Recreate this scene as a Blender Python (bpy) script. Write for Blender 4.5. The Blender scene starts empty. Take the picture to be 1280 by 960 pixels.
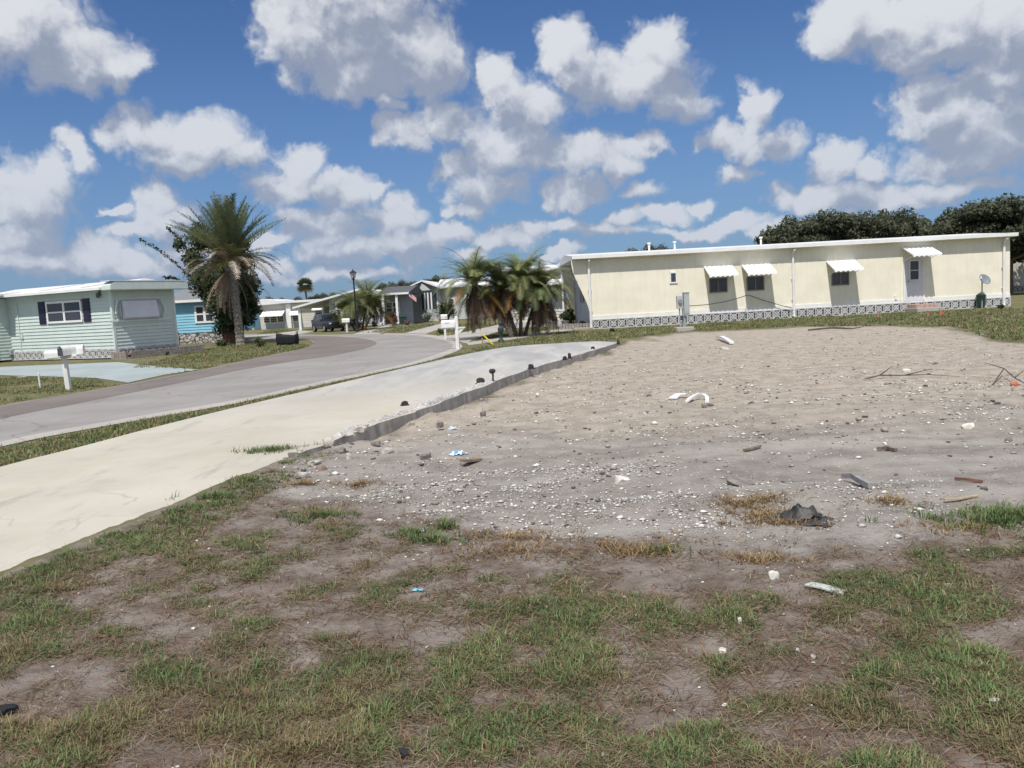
import bpy, math, random
import numpy as np
from mathutils import Vector, Matrix
random.seed(7)
rng = np.random.default_rng(11)
scene = bpy.context.scene
col = scene.collection
R = math.radians

# ------------------------------------------------------------------ camera
FOC, EYE = 1050.0, 1.55
PITCH, ROLL = math.atan(103 / FOC), R(-3.09)
CM = Matrix.Rotation(math.pi / 2 - PITCH, 3, 'X') @ Matrix.Rotation(ROLL, 3, 'Z')
cd = bpy.data.cameras.new('camera')
cd.sensor_width = 36.0
cd.lens = FOC / 1280 * 36
cd.clip_start = 0.1
cd.clip_end = 20000
cam = bpy.data.objects.new('camera', cd)
cam.location = (0, 0, EYE)
cam.rotation_euler = CM.to_euler()
col.objects.link(cam)
scene.camera = cam

def ray(px, py):
    return CM @ Vector(((px - 640) / FOC, -(py - 480) / FOC, -1))
def G(px, py, z=0.0):
    """survey point of the photograph -> place on the ground"""
    d = ray(px, py)
    t = (z - EYE) / d.z
    return Vector((d.x * t, d.y * t, z))
CMI = np.array(CM.transposed())
def to_px(x, y, z):
    p = np.stack([x, y, z - EYE], -1) @ CMI.T
    w = np.maximum(-p[..., 2], 1e-3)
    return 640 + FOC * p[..., 0] / w, 480 - FOC * p[..., 1] / w
def mpp(y):      # metres per photo pixel at a distance
    return y / FOC

# ------------------------------------------------------------------ noise
_T = rng.random((256, 256))
def vn(x, y, s=0):
    x = np.asarray(x, float) + s * 17.3; y = np.asarray(y, float) + s * 41.7
    i = np.floor(x).astype(int); j = np.floor(y).astype(int)
    u = x - i; v = y - j
    u = u * u * (3 - 2 * u); v = v * v * (3 - 2 * v)
    a = _T[i % 256, j % 256]; b = _T[(i + 1) % 256, j % 256]
    c = _T[i % 256, (j + 1) % 256]; d = _T[(i + 1) % 256, (j + 1) % 256]
    return (a * (1 - u) + b * u) * (1 - v) + (c * (1 - u) + d * u) * v
def fbm(x, y, o=4, s=0, gain=.5):
    t = 0; a = 1; n = 0; f = 1
    for k in range(o):
        t = t + a * vn(np.asarray(x) * f, np.asarray(y) * f, s + k * 3); n += a; a *= gain; f *= 2.03
    return t / n
def sstep(a, b, x):
    t = np.clip((x - a) / (b - a), 0, 1)
    return t * t * (3 - 2 * t)

# ------------------------------------------------------------------ materials
class N:
    def __init__(s, tree): s.t = tree
    def __call__(s, typ, ins=None, **kw):
        n = s.t.nodes.new(typ)
        for k, v in kw.items(): setattr(n, k, v)
        for k, v in (ins or {}).items():
            sock = n.inputs[k]
            if isinstance(v, bpy.types.NodeSocket): s.t.links.new(v, sock)
            else: sock.default_value = v
        return n
    def math(s, op, a, b=0.0, c=0.0, clamp=False):
        return s('ShaderNodeMath', {0: a, 1: b, 2: c}, operation=op, use_clamp=clamp).outputs[0]
    def mix(s, f, a, b, blend='MIX'):
        n = s.t.nodes.new('ShaderNodeMix'); n.data_type = 'RGBA'; n.blend_type = blend
        for i, v in ((0, f), (6, a), (7, b)):
            if isinstance(v, bpy.types.NodeSocket): s.t.links.new(v, n.inputs[i])
            else: n.inputs[i].default_value = v if i == 0 else (*v[:3], 1)
        return n.outputs[2]
    def noise(s, vec, scale, detail=4, rough=.55, dim='3D'):
        n = s('ShaderNodeTexNoise', {'Scale': scale, 'Detail': detail, 'Roughness': rough}, noise_dimensions=dim)
        if vec is not None: s.t.links.new(vec, n.inputs['Vector'])
        return n.outputs[0]
    def ramp(s, f, a, b):
        return s('ShaderNodeMapRange', {0: f, 1: a, 2: b}, interpolation_type='SMOOTHSTEP').outputs[0]

def new_mat(name):
    m = bpy.data.materials.new(name); m.use_nodes = True
    m.node_tree.nodes.clear()
    return m, N(m.node_tree)
def finish(m, n, color, rough=.7, bump=None, bstr=.3, bdist=.02, metal=0.0, spec=.3):
    p = n('ShaderNodeBsdfPrincipled', {'Roughness': rough, 'Metallic': metal, 'Specular IOR Level': spec})
    if isinstance(color, bpy.types.NodeSocket): m.node_tree.links.new(color, p.inputs[0])
    else: p.inputs[0].default_value = (*color[:3], 1)
    if bump is not None:
        b = n('ShaderNodeBump', {'Height': bump, 'Strength': bstr, 'Distance': bdist})
        m.node_tree.links.new(b.outputs[0], p.inputs['Normal'])
    o = n('ShaderNodeOutputMaterial')
    m.node_tree.links.new(p.outputs[0], o.inputs[0])
    return m
def paint(name, c, rough=.6, var=.12, scale=2.0, dirt=0.0, metal=0.0, spec=.3, bump=0.0, dirtcol=(.18, .15, .11)):
    """a weathered painted or moulded surface"""
    m, n = new_mat(name)
    tc = n('ShaderNodeTexCoord').outputs['Object']
    f = n.noise(tc, scale, 5)
    lo = [x * (1 - var) for x in c]; hi = [min(1, x * (1 + var)) for x in c]
    cc = n.mix(n.ramp(f, .3, .7), lo, hi)
    if dirt:
        mp = n('ShaderNodeMapping', {'Vector': tc, 'Scale': (3.0, 3.0, .35)}).outputs[0]
        g = n.ramp(n.noise(mp, 2.2, 6, .65), .5, .8)
        cc = n.mix(n.math('MULTIPLY', g, dirt), cc, dirtcol)
    return finish(m, n, cc, rough, n.noise(tc, 60, 3) if bump else None, bump, .01, metal, spec)
def leafmat(name, trans=.35, rough=.55):
    m, n = new_mat(name)
    a = n('ShaderNodeAttribute', attribute_name='Col').outputs[0]
    d = n('ShaderNodeBsdfPrincipled', {'Base Color': a, 'Roughness': rough, 'Specular IOR Level': .25})
    t = n('ShaderNodeBsdfTranslucent', {'Color': a})
    x = n('ShaderNodeMixShader', {0: trans, 1: d.outputs[0], 2: t.outputs[0]})
    o = n('ShaderNodeOutputMaterial'); m.node_tree.links.new(x.outputs[0], o.inputs[0])
    return m

# ------------------------------------------------------------------ objects
def tag(o, label=None, cat=None, group=None, kind=None):
    if label: o['label'] = label
    if cat: o['category'] = cat
    if group: o['group'] = group
    if kind: o['kind'] = kind
    return o
def empty(name, loc, rz=0.0, label=None, cat=None, group=None):
    o = bpy.data.objects.new(name, None); col.objects.link(o)
    o.location = loc; o.rotation_euler = (0, 0, rz); o.empty_display_size = .2
    return tag(o, label, cat, group)
def link_mesh(name, me, mat, parent=None, smooth=False, loc=(0, 0, 0)):
    me.materials.append(mat)
    if smooth: me.polygons.foreach_set('use_smooth', np.ones(len(me.polygons), bool))
    o = bpy.data.objects.new(name, me); col.objects.link(o)
    o.location = loc
    if parent: o.parent = parent
    return o
def np_mesh(name, V, F, C=None):
    """V (n,3); F (m,k) int; C (n,3) colour per vertex"""
    me = bpy.data.meshes.new(name)
    V = np.ascontiguousarray(V, np.float32); F = np.ascontiguousarray(F, np.int32)
    m, k = F.shape
    me.vertices.add(len(V)); me.vertices.foreach_set('co', V.ravel())
    me.loops.add(m * k); me.loops.foreach_set('vertex_index', F.ravel())
    me.polygons.add(m); me.polygons.foreach_set('loop_start', np.arange(0, m * k, k, dtype=np.int32))
    me.update(calc_edges=True)
    if C is not None:
        a = me.color_attributes.new('Col', 'FLOAT_COLOR', 'POINT')
        cc = np.ones((len(V), 4), np.float32); cc[:, :3] = C
        a.data.foreach_set('color', cc.ravel())
    return me
def copy_tree(o, parent=None):
    c = o.copy(); col.objects.link(c)
    if parent: c.parent = parent
    for ch in list(o.children): copy_tree(ch, c)
    return c

class MB:
    def __init__(s): s.v = []; s.f = []
    def add(s, v, f):
        b = len(s.v); s.v += [tuple(p) for p in v]; s.f += [tuple(i + b for i in q) for q in f]; return s
    def quad(s, *p): return s.add(p, [tuple(range(len(p)))])
    def box(s, x0, y0, z0, x1, y1, z1):
        return s.add([(x0, y0, z0), (x1, y0, z0), (x1, y1, z0), (x0, y1, z0), (x0, y0, z1), (x1, y0, z1), (x1, y1, z1), (x0, y1, z1)],
                     [(3, 2, 1, 0), (4, 5, 6, 7), (0, 1, 5, 4), (1, 2, 6, 5), (2, 3, 7, 6), (3, 0, 4, 7)])
    def prism(s, poly, c0, c1, axis='y'):
        """poly in the two other axes, swept along axis"""
        P = {'y': lambda a, b, c: (a, c, b), 'x': lambda a, b, c: (c, a, b), 'z': lambda a, b, c: (a, b, c)}[axis]
        n = len(poly)
        v = [P(a, b, c0) for a, b in poly] + [P(a, b, c1) for a, b in poly]
        f = [tuple(range(n)), tuple(range(2 * n - 1, n - 1, -1))] + [(i, i + n, (i + 1) % n + n, (i + 1) % n) for i in range(n)]
        return s.add(v, f)
    def tube(s, pts, r, n=8, cap=True):
        pts = [Vector(p) for p in pts]
        rs = r if isinstance(r, (list, tuple)) else [r] * len(pts)
        v = []
        for i, p in enumerate(pts):
            t = (pts[min(i + 1, len(pts) - 1)] - pts[max(i - 1, 0)]).normalized()
            u = t.cross(Vector((0, 0, 1)) if abs(t.z) < .9 else Vector((1, 0, 0))).normalized(); w = t.cross(u)
            for k in range(n):
                a = 2 * math.pi * k / n
                v.append(p + (u * math.cos(a) + w * math.sin(a)) * rs[i])
        f = [(i * n + k, i * n + (k + 1) % n, (i + 1) * n + (k + 1) % n, (i + 1) * n + k) for i in range(len(pts) - 1) for k in range(n)]
        if cap: f += [tuple(range(n - 1, -1, -1)), tuple(range((len(pts) - 1) * n, len(pts) * n))]
        return s.add(v, f)
    def lathe(s, prof, n=16, c=(0, 0)):
        v = [(c[0] + r * math.cos(2 * math.pi * k / n), c[1] + r * math.sin(2 * math.pi * k / n), z) for r, z in prof for k in range(n)]
        f = [(i * n + k, i * n + (k + 1) % n, (i + 1) * n + (k + 1) % n, (i + 1) * n + k) for i in range(len(prof) - 1) for k in range(n)]
        f += [tuple(range(n - 1, -1, -1)), tuple(range((len(prof) - 1) * n, len(prof) * n))]
        return s.add(v, f)
    def lap(s, A, B, z0, z1, lap=.14, t=.018):
        """horizontal lap boards on a wall from A to B (outside on the right of A->B)"""
        A = Vector((*A, 0)); B = Vector((*B, 0)); d = (B - A).normalized(); o = Vector((d.y, -d.x, 0))
        z = z0
        while z < z1 - .01:
            zt = min(z + lap, z1)
            a, b = A + o * t, B + o * t
            c, e = A + o * .002, B + o * .002
            up = lambda p, h: (p.x, p.y, h)
            s.quad(up(a, z), up(b, z), up(e, zt), up(c, zt))
            s.quad(up(c, z), up(e, z), up(b, z), up(a, z))
            z = zt
        return s
    def grooved(s, A, B, z0, z1, pitch=.305, g=.03, dep=.012):
        """vertical boards with grooves between them"""
        A = Vector((*A, 0)); B = Vector((*B, 0)); d = (B - A).normalized(); o = Vector((d.y, -d.x, 0)); L = (B - A).length
        pr = []; x = 0
        while x < L:
            e = min(x + pitch - g, L)
            pr += [A + d * x + o * dep, A + d * e + o * dep]
            if e + g < L: pr += [A + d * (e + g * .35), A + d * (e + g * .65)]
            x += pitch
        z_ = lambda p, h: (p.x, p.y, h)
        for p, q in zip(pr[:-1], pr[1:]): s.quad(z_(p, z0), z_(q, z0), z_(q, z1), z_(p, z1))
        return s
    def bar(s, A, B, u0, z0, u1, z1, w=.05, dep=.04, off=.0):
        """flat bar in the wall plane A->B between two wall points"""
        A = Vector((*A, 0)); B = Vector((*B, 0)); d = (B - A).normalized(); o = Vector((d.y, -d.x, 0))
        p = A + d * u0 + Vector((0, 0, z0)); q = A + d * u1 + Vector((0, 0, z1))
        t = (q - p).normalized(); n = t.cross(o).normalized() * w / 2
        f = o * (off + dep); bk = o * off
        return s.add([p - n + bk, p + n + bk, q + n + bk, q - n + bk, p - n + f, p + n + f, q + n + f, q - n + f],
                     [(4, 5, 6, 7), (0, 4, 7, 3), (1, 2, 6, 5), (0, 1, 5, 4), (2, 3, 7, 6)])
    def blocks(s, A, B, z0, z1, size=.42, dep=.04):
        """pierced ornamental blocks in a row"""
        L = math.hypot(B[0] - A[0], B[1] - A[1]); k = max(1, round(L / size)); w = L / k; zc = (z0 + z1) / 2
        for i in range(k):
            a, b = i * w, (i + 1) * w; c = (a + b) / 2; j = .002 * (i % 2)
            s.bar(A, B, a + .02, z0, a + .02, z1, .045, dep + j)
            s.bar(A, B, a, z0 + .02, b, z0 + .02, .045, dep + .004)
            s.bar(A, B, a, z1 - .02, b, z1 - .02, .045, dep + .004)
            s.bar(A, B, a, z0, b, z1, .05, dep - .006); s.bar(A, B, a, z1, b, z0, .05, dep - .009)
            r = .30 * (z1 - z0)
            s.bar(A, B, c - r, zc, c, zc + r, .04, dep - .012); s.bar(A, B, c, zc + r, c + r, zc, .04, dep - .014)
            s.bar(A, B, c + r, zc, c, zc - r, .04, dep - .016); s.bar(A, B, c, zc - r, c - r, zc, .04, dep - .018)
        s.bar(A, B, L - .02, z0, L - .02, z1, .045, dep + .006)
        return s
    def mesh(s, name):
        me = bpy.data.meshes.new(name); me.from_pydata(s.v, [], s.f); me.update(); return me
    def build(s, name, mat, parent=None, smooth=False, bevel=0.0, loc=(0, 0, 0)):
        o = link_mesh(name, s.mesh(name), mat, parent, smooth, loc)
        if bevel:
            b = o.modifiers.new('b', 'BEVEL'); b.width = bevel; b.segments = 2; b.limit_method = 'ANGLE'
        return o

class Frame:
    """local frame of a building: x along its front wall, y into it"""
    def __init__(s, P, Q): 
        s.P = Vector((P[0], P[1], 0)); d = Vector((Q[0] - P[0], Q[1] - P[1], 0)); s.L = d.length
        s.d = d.normalized(); s.n = Vector((-s.d.y, s.d.x, 0)); s.a = math.atan2(s.d.y, s.d.x)
    @classmethod
    def facing(cls, P, deg, px, py):
        """from a corner, a bearing of the front wall and a survey point at its other end"""
        d = Vector((math.cos(R(deg)), math.sin(R(deg)), 0)); f = cls(P, P + d); f.L = f.xz(px, py)[0]; return f
    def xz(s, px, py, y=0.0):
        r = ray(px, py); o = Vector((0, 0, EYE)); p0 = s.P + s.n * y
        t = (p0 - o).dot(s.n) / r.dot(s.n); h = o + r * t
        return (h - s.P).dot(s.d), h.z
    def yz(s, px, py, x=0.0):
        r = ray(px, py); o = Vector((0, 0, EYE)); p0 = s.P + s.d * x
        t = (p0 - o).dot(s.d) / r.dot(s.d); h = o + r * t
        return (h - s.P).dot(s.n), h.z
# ------------------------------------------------------------------ sun and sky
SUN_EL = R(59)
SUN_H = Vector((-.20, -.98, 0)).normalized()
sv = Vector((SUN_H.x * math.cos(SUN_EL), SUN_H.y * math.cos(SUN_EL), math.sin(SUN_EL)))
sl = bpy.data.lights.new('sun', 'SUN'); sl.energy = 4.2; sl.angle = R(.53); sl.color = (1, .955, .88)
so = bpy.data.objects.new('sun', sl); so.rotation_euler = sv.to_track_quat('Z', 'Y').to_euler(); so.location = (0, -10, 40)
col.objects.link(so)

world = bpy.data.worlds.new('World'); scene.world = world; world.use_nodes = True
wt = world.node_tree; wt.nodes.clear(); W = N(wt)
sky = W('ShaderNodeTexSky', sky_type='NISHITA', sun_disc=False, sun_elevation=SUN_EL,
        sun_rotation=math.atan2(sv.x, sv.y), air_density=1.0, dust_density=.6, ozone_density=2.0)

# cumulus: (x, y, rx, ry) as surveyed on the photograph, turned into azimuth and elevation
CLOUDS = [(20, 25, 75, 48), (95, 68, 58, 36), (148, 85, 28, 26),
 (372, 40, 52, 48), (450, 38, 95, 68), (530, 70, 58, 46), (455, 92, 70, 28), (440, -20, 120, 40),
 (185, 165, 48, 28), (245, 178, 66, 34), (300, 186, 36, 26), (100, 190, 18, 22), (230, 205, 56, 16),
 (30, 246, 55, 36), (62, 228, 24, 26), (20, 298, 40, 18), (190, 246, 26, 22), (210, 275, 40, 24),
 (370, 208, 30, 24), (432, 238, 44, 24), (360, 235, 40, 26), (395, 285, 60, 22), (490, 272, 44, 26), (515, 308, 56, 24), (430, 312, 70, 16), (560, 295, 28, 16),
 (60, 326, 52, 20), (118, 318, 40, 24), (165, 334, 50, 14), (250, 318, 60, 20), (160, 292, 24, 10),
 (512, 166, 36, 28), (560, 152, 44, 30), (486, 130, 16, 12), (622, 98, 20, 26), (602, 232, 50, 24), (565, 215, 30, 18), (585, 262, 28, 14),
 (702, 62, 34, 34), (735, 96, 52, 36), (825, 56, 40, 34), (805, 100, 62, 36), (648, 132, 58, 34), (640, 180, 70, 36), (725, 192, 66, 28), (770, 208, 28, 16), (845, 130, 40, 26),
 (803, 184, 28, 15), (720, 242, 40, 22), (690, 240, 24, 16), (800, 234, 26, 13), (838, 266, 36, 14), (790, 272, 24, 12), (884, 256, 18, 11), (705, 284, 30, 11), (655, 285, 26, 14),
 (940, 136, 22, 28), (922, 174, 40, 20), (968, 178, 32, 18), (922, 217, 30, 13),
 (1036, 200, 28, 22), (1086, 214, 25, 14), (978, 248, 26, 16), (1020, 244, 52, 18), (1075, 246, 56, 18), (1125, 255, 40, 13), (1190, 238, 52, 13),
 (1178, 140, 50, 44), (1160, 118, 34, 28), (1236, 165, 62, 44), (1205, 192, 80, 22),
 (1060, 26, 50, 32), (1150, 26, 90, 38), (1255, 36, 70, 44), (1245, 98, 46, 30), (1180, 60, 70, 22),
 (430, 342, 90, 10), (330, 335, 40, 12), (700, 315, 26, 8), (590, 322, 24, 9), (470, 238, 16, 10), (330, 300, 26, 10), (150, 262, 16, 8), (960, 292, 30, 8), (1040, 275, 30, 9), (905, 284, 48, 12), (560, 292, 36, 14), (760, 292, 60, 10), (620, 300, 50, 14), (1000, 280, 40, 10), (860, 292, 40, 9)]
def azel(px, py):
    d = ray(px, py).normalized()
    return math.atan2(d.x, d.y), math.asin(d.z)

def cloud_group(name, clouds, rest=False):
    g = bpy.data.node_groups.new(name, 'ShaderNodeTree')
    g.interface.new_socket('P', in_out='INPUT', socket_type='NodeSocketVector')
    g.interface.new_socket('D', in_out='OUTPUT', socket_type='NodeSocketFloat')
    n = N(g); gi = n('NodeGroupInput'); go = n('NodeGroupOutput'); P0 = gi.outputs[0]
    if rest:      # added cumulus over the unseen rest of the sky, thickened for fill light
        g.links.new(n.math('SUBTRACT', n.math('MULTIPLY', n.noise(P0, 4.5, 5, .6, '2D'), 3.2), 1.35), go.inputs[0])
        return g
    wn = n('ShaderNodeTexNoise', {'Vector': P0, 'Scale': 17.0, 'Detail': 4.0, 'Roughness': .56}, noise_dimensions='2D')
    w1 = n('ShaderNodeVectorMath', {0: wn.outputs['Color'], 1: (.5, .5, .5)}, operation='SUBTRACT').outputs[0]
    w2 = n('ShaderNodeVectorMath', {0: w1, 1: (.060, .048, 0)}, operation='MULTIPLY').outputs[0]
    PW = n('ShaderNodeVectorMath', {0: P0, 1: w2}, operation='ADD').outputs[0]
    acc = None
    for cx, cy, rx, ry in clouds:
        a, e = azel(cx, cy)
        sx_, sy_ = FOC / (rx * .99), FOC / (ry * .99)
        mp = n('ShaderNodeVectorMath', {0: PW, 1: (sx_, sy_, 0), 2: (-sx_ * a, -sy_ * e, 0)}, operation='MULTIPLY_ADD').outputs[0]
        ln = n('ShaderNodeVectorMath', {0: mp}, operation='LENGTH').outputs['Value']
        acc = ln if acc is None else n.math('SMOOTH_MIN', acc, ln, .28)
    f = n.math('MINIMUM', n.math('SUBTRACT', 1.0, acc), .8)
    vo = n('ShaderNodeTexVoronoi', {'Vector': PW, 'Scale': 30.0, 'Detail': 2.0, 'Roughness': .55, 'Lacunarity': 2.2}, feature='F1', normalize=True, voronoi_dimensions='2D')
    pf = n.math('MULTIPLY', n.math('SUBTRACT', .42, vo.outputs['Distance']), .85)
    fb = n.math('MULTIPLY', n.math('SUBTRACT', n.noise(P0, 34, 5, .5, '2D'), .5), .55)
    g.links.new(n.math('ADD', n.math('ADD', f, pf), fb), go.inputs[0])
    return g

dirv = W('ShaderNodeTexCoord').outputs['Generated']
sx = W('ShaderNodeSeparateXYZ', {0: dirv})
az = W.math('ARCTAN2', sx.outputs[0], sx.outputs[1]); el = W.math('ARCSINE', sx.outputs[2])
P = W('ShaderNodeCombineXYZ', {0: az, 1: el}).outputs[0]
S = 10.0                                   # the backgrounds below run at 1/S
hz = W.math('MULTIPLY', W.ramp(el, .34, -.02), .55)
skyc = W.mix(1.0, sky.outputs[0], (.45, .63, .90), 'MULTIPLY')
skyc = W.mix(hz, skyc, (.20 * S, .32 * S, .53 * S))
def sector(a0, a1, rest=False):
    def grp(nm, sel):
        L = [c for c in CLOUDS if sel(c) and a0 - .09 < azel(c[0], c[1])[0] + 1.5 * c[2] / FOC and azel(c[0], c[1])[0] - 1.5 * c[2] / FOC < a1 + .09]
        return cloud_group(nm, L, rest)
    gA = grp('cloud_density', lambda c: True); gB = gA if rest else grp('cloud_mass', lambda c: c[2] * c[3] > 450)
    def dens(off, after=None, g=gA):
        v = P if off is None else W('ShaderNodeVectorMath', {0: P, 1: off}, operation='ADD').outputs[0]
        if after is not None:      # evaluated one after the other
            z_ = W('ShaderNodeCombineXYZ', {2: W.math('MULTIPLY', after, 1e-7)}).outputs[0]
            v = W('ShaderNodeVectorMath', {0: v, 1: z_}, operation='ADD').outputs[0]
        k = W('ShaderNodeGroup'); k.node_tree = g; wt.links.new(v, k.inputs[0]); return k.outputs[0]
    d0 = dens(None); d1 = dens((-.005, .011, 0), d0); d2 = dens((-.02, .042, 0), d1, gB)
    alpha = W.math('MULTIPLY', W.ramp(d0, -.17, .44), .95)
    lit = W.math('ADD', W.math('MULTIPLY', W.math('SUBTRACT', d0, d1), .50), W.math('MULTIPLY', W.math('SUBTRACT', d0, d2), .62))
    lit = W.math('SUBTRACT', W.math('ADD', lit, .46), W.math('MULTIPLY', W.ramp(d2, .0, .9), .40))
    lo_, hi_ = ((.30 * S, .345 * S, .45 * S), (.74 * S, .76 * S, .80 * S)) if not rest else ((.42 * S, .47 * S, .56 * S), (1.05 * S, 1.05 * S, 1.06 * S))  # unseen clouds made brighter than those in view, as added fill
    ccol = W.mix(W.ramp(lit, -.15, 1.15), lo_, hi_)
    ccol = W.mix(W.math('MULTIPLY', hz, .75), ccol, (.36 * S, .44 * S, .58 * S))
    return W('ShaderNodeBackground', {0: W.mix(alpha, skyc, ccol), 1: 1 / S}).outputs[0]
def pick(f, a, b): return W('ShaderNodeMixShader', {0: f, 1: a, 2: b}).outputs[0]
CUT = [-.70, -.40, -.22, -.05, .12, .32, .70]
secs = [sector(a, b) for a, b in zip(CUT[:-1], CUT[1:])]
gt = lambda v: W.math('GREATER_THAN', az, v)
left = pick(gt(CUT[1]), secs[0], pick(gt(CUT[2]), secs[1], secs[2]))
right = pick(gt(CUT[4]), secs[3], pick(gt(CUT[5]), secs[4], secs[5]))
view = pick(gt(CUT[3]), left, right)
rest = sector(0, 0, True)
plain = W('ShaderNodeBackground', {0: skyc, 1: 1 / S}).outputs[0]
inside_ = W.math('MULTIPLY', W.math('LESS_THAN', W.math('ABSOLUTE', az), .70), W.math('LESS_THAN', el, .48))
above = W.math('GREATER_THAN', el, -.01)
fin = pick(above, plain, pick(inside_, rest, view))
wo = W('ShaderNodeOutputWorld'); wt.links.new(fin, wo.inputs[0])
try:
    world.cycles.sampling_method = 'MANUAL'; world.cycles.sample_map_resolution = 256
except Exception: pass
vs = scene.view_settings; vs.view_transform = 'Standard'; vs.look = 'None'; vs.exposure = 0; vs.gamma = 1
scene.display_settings.display_device = 'sRGB'
scene.cycles.max_bounces = 6; scene.cycles.diffuse_bounces = 3; scene.cycles.glossy_bounces = 2
scene.cycles.transparent_max_bounces = 4; scene.cycles.transmission_bounces = 3
scene.cycles.caustics_reflective = False; scene.cycles.caustics_refractive = False
scene.cycles.pixel_filter_type = 'BLACKMAN_HARRIS'; scene.cycles.filter_width = 1.5
# ------------------------------------------------------------------ ground
EDGE_PX = [(-500, 985), (-200, 830), (0, 732), (150, 668), (250, 628), (300, 604), (345, 585), (405, 562), (470, 535), (540, 512), (600, 488), (660, 465), (720, 447), (772, 431)]
EDGE = np.array([G(*p)[:2] for p in EDGE_PX])
EDGE = np.vstack([EDGE, EDGE[-1] + (EDGE[-1] - EDGE[-2]) * 3])
LOT = np.array([G(*p)[:2] for p in [(345, 590), (405, 562), (470, 535), (540, 512), (600, 488), (660, 465), (720, 447), (772, 431),
     (840, 417), (900, 414), (1000, 409), (1100, 407), (1190, 410), (1225, 416), (1240, 428), (1300, 432), (1700, 440), (1700, 640),
     (1280, 655), (1200, 672), (1100, 690), (960, 700), (870, 680), (760, 672), (640, 662), (540, 655), (450, 640), (370, 632), (320, 612)]])
def seg_dist(x, y, poly, closed=False):
    best = np.full(np.shape(x), 1e9)
    pts = np.vstack([poly, poly[:1]]) if closed else poly
    for (ax, ay), (bx, by) in zip(pts[:-1], pts[1:]):
        dx, dy = bx - ax, by - ay
        t = np.clip(((x - ax) * dx + (y - ay) * dy) / (dx * dx + dy * dy + 1e-9), 0, 1)
        best = np.minimum(best, np.hypot(x - ax - t * dx, y - ay - t * dy))
    return best
def inside(x, y, poly):
    r = np.zeros(np.shape(x), bool); j = len(poly) - 1
    for i in range(len(poly)):
        xi, yi = poly[i]; xj, yj = poly[j]
        c = ((yi > y) != (yj > y)) & (x < (xj - xi) * (y - yi) / (yj - yi + 1e-12) + xi)
        r ^= c; j = i
    return r
def edge_x(y):   # x of the slab's right edge at a distance y
    return np.interp(y, EDGE[:, 1], EDGE[:, 0])
def lot_mask(x, y):
    s = seg_dist(x, y, LOT, True); s = np.where(inside(x, y, LOT), s, -s)
    w = .35 + .03 * np.maximum(y, 0)
    return sstep(-w, w, s + (fbm(x * 1.3, y * 1.3, 4, 5) - .5) * 2.2 * np.minimum(1, .25 + y * .05))
def field_mask(x, y):   # right of the slab: uneven ground
    return sstep(.15, .9, x - edge_x(y)) * sstep(27, 22, y) * sstep(-3, 1, y)
SLAB_Z = .055
def hgt(x, y):
    x = np.asarray(x, float); y = np.asarray(y, float)
    d = x - edge_x(y)
    m = field_mask(x, y)
    lot = lot_mask(x, y)
    z = m * ((fbm(x * .5, y * .5, 3, 1) - .5) * .10 + (fbm(x * 2.2, y * 2.2, 4, 2) - .5) * .055 + (fbm(x * 7, y * 7, 3, 3) - .5) * .03)
    # the soil drops away beside the broken edge of the slab
    along = sstep(8.6, 10.2, y) * sstep(31, 24, y)
    z = z + (.052 + .016 * fbm(x * 6, y * 6, 3, 17)) * sstep(9.7, 8.7, y) * sstep(-.22, -.06, d) * np.exp(-np.maximum(d, 0) / 1.6) * (y > 2)
    z = z - along * .125 * sstep(-.3, -.05, d) * np.exp(-np.maximum(d, 0) / 2.2)
    z = z - lot * .02 * sstep(26, 20, y)
    # heaps of dug soil near the edge
    for px, py, r, h in ((545, 522, .75, .17), (440, 560, .55, .12), (510, 552, .6, .08), (620, 502, .8, .10), (690, 470, 1.2, .10)):
        c = G(px, py); q = np.hypot(x - c.x, y - c.y) / r
        z = z + h * np.exp(-q * q * 2.2) * (.55 + .9 * fbm(x * 4, y * 4, 4, 9)) * sstep(-.02, .12, d)
    # wheel marks
    tr = np.sin((y - .18 * x) * 5.2 + 1.1 * fbm(x * .3, y * 1.2, 2, 12) * 6)
    z = z + lot * m * .017 * tr * sstep(14, 9, y)
    return z - .06 * sstep(-.1, -.35, d) * sstep(-4, -2, d) * (y < 30) * (y > 2)

# how green, how withered: patches as the photograph shows them
GREEN = [(60, 740, 110, 35, .8), (180, 680, 90, 24, .8), (285, 612, 45, 14, .9), (120, 790, 60, 26, .7), (250, 720, 70, 30, .6), (330, 700, 40, 18, .4),
 (360, 770, 60, 24, .6), (330, 880, 130, 60, .9), (230, 850, 60, 24, .5), (450, 850, 90, 34, .7), (560, 880, 60, 26, .8), (600, 900, 60, 20, .7), (500, 760, 60, 22, .4),
 (690, 765, 70, 26, .9), (640, 830, 80, 40, .8), (720, 800, 60, 50, .6), (700, 890, 80, 26, .5), (800, 830, 40, 30, .3),
 (860, 770, 50, 18, .5), (960, 750, 40, 16, .5), (1080, 740, 50, 26, .9), (1100, 790, 60, 34, .8), (1200, 700, 70, 22, .85), (1250, 646, 34, 14, 1.2), (1240, 740, 60, 40, .8),
 (1180, 860, 110, 60, .85), (1060, 850, 60, 30, .4), (1260, 900, 80, 50, .8), (880, 930, 70, 30, .4), (1000, 940, 80, 24, .6), (760, 940, 60, 18, .3),
 (540, 672, 26, 9, .5), (395, 640, 26, 8, .55), (430, 925, 120, 30, .6), (60, 940, 50, 18, .4), (130, 905, 50, 16, .4), (560, 655, 14, 5, .4)]
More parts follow.
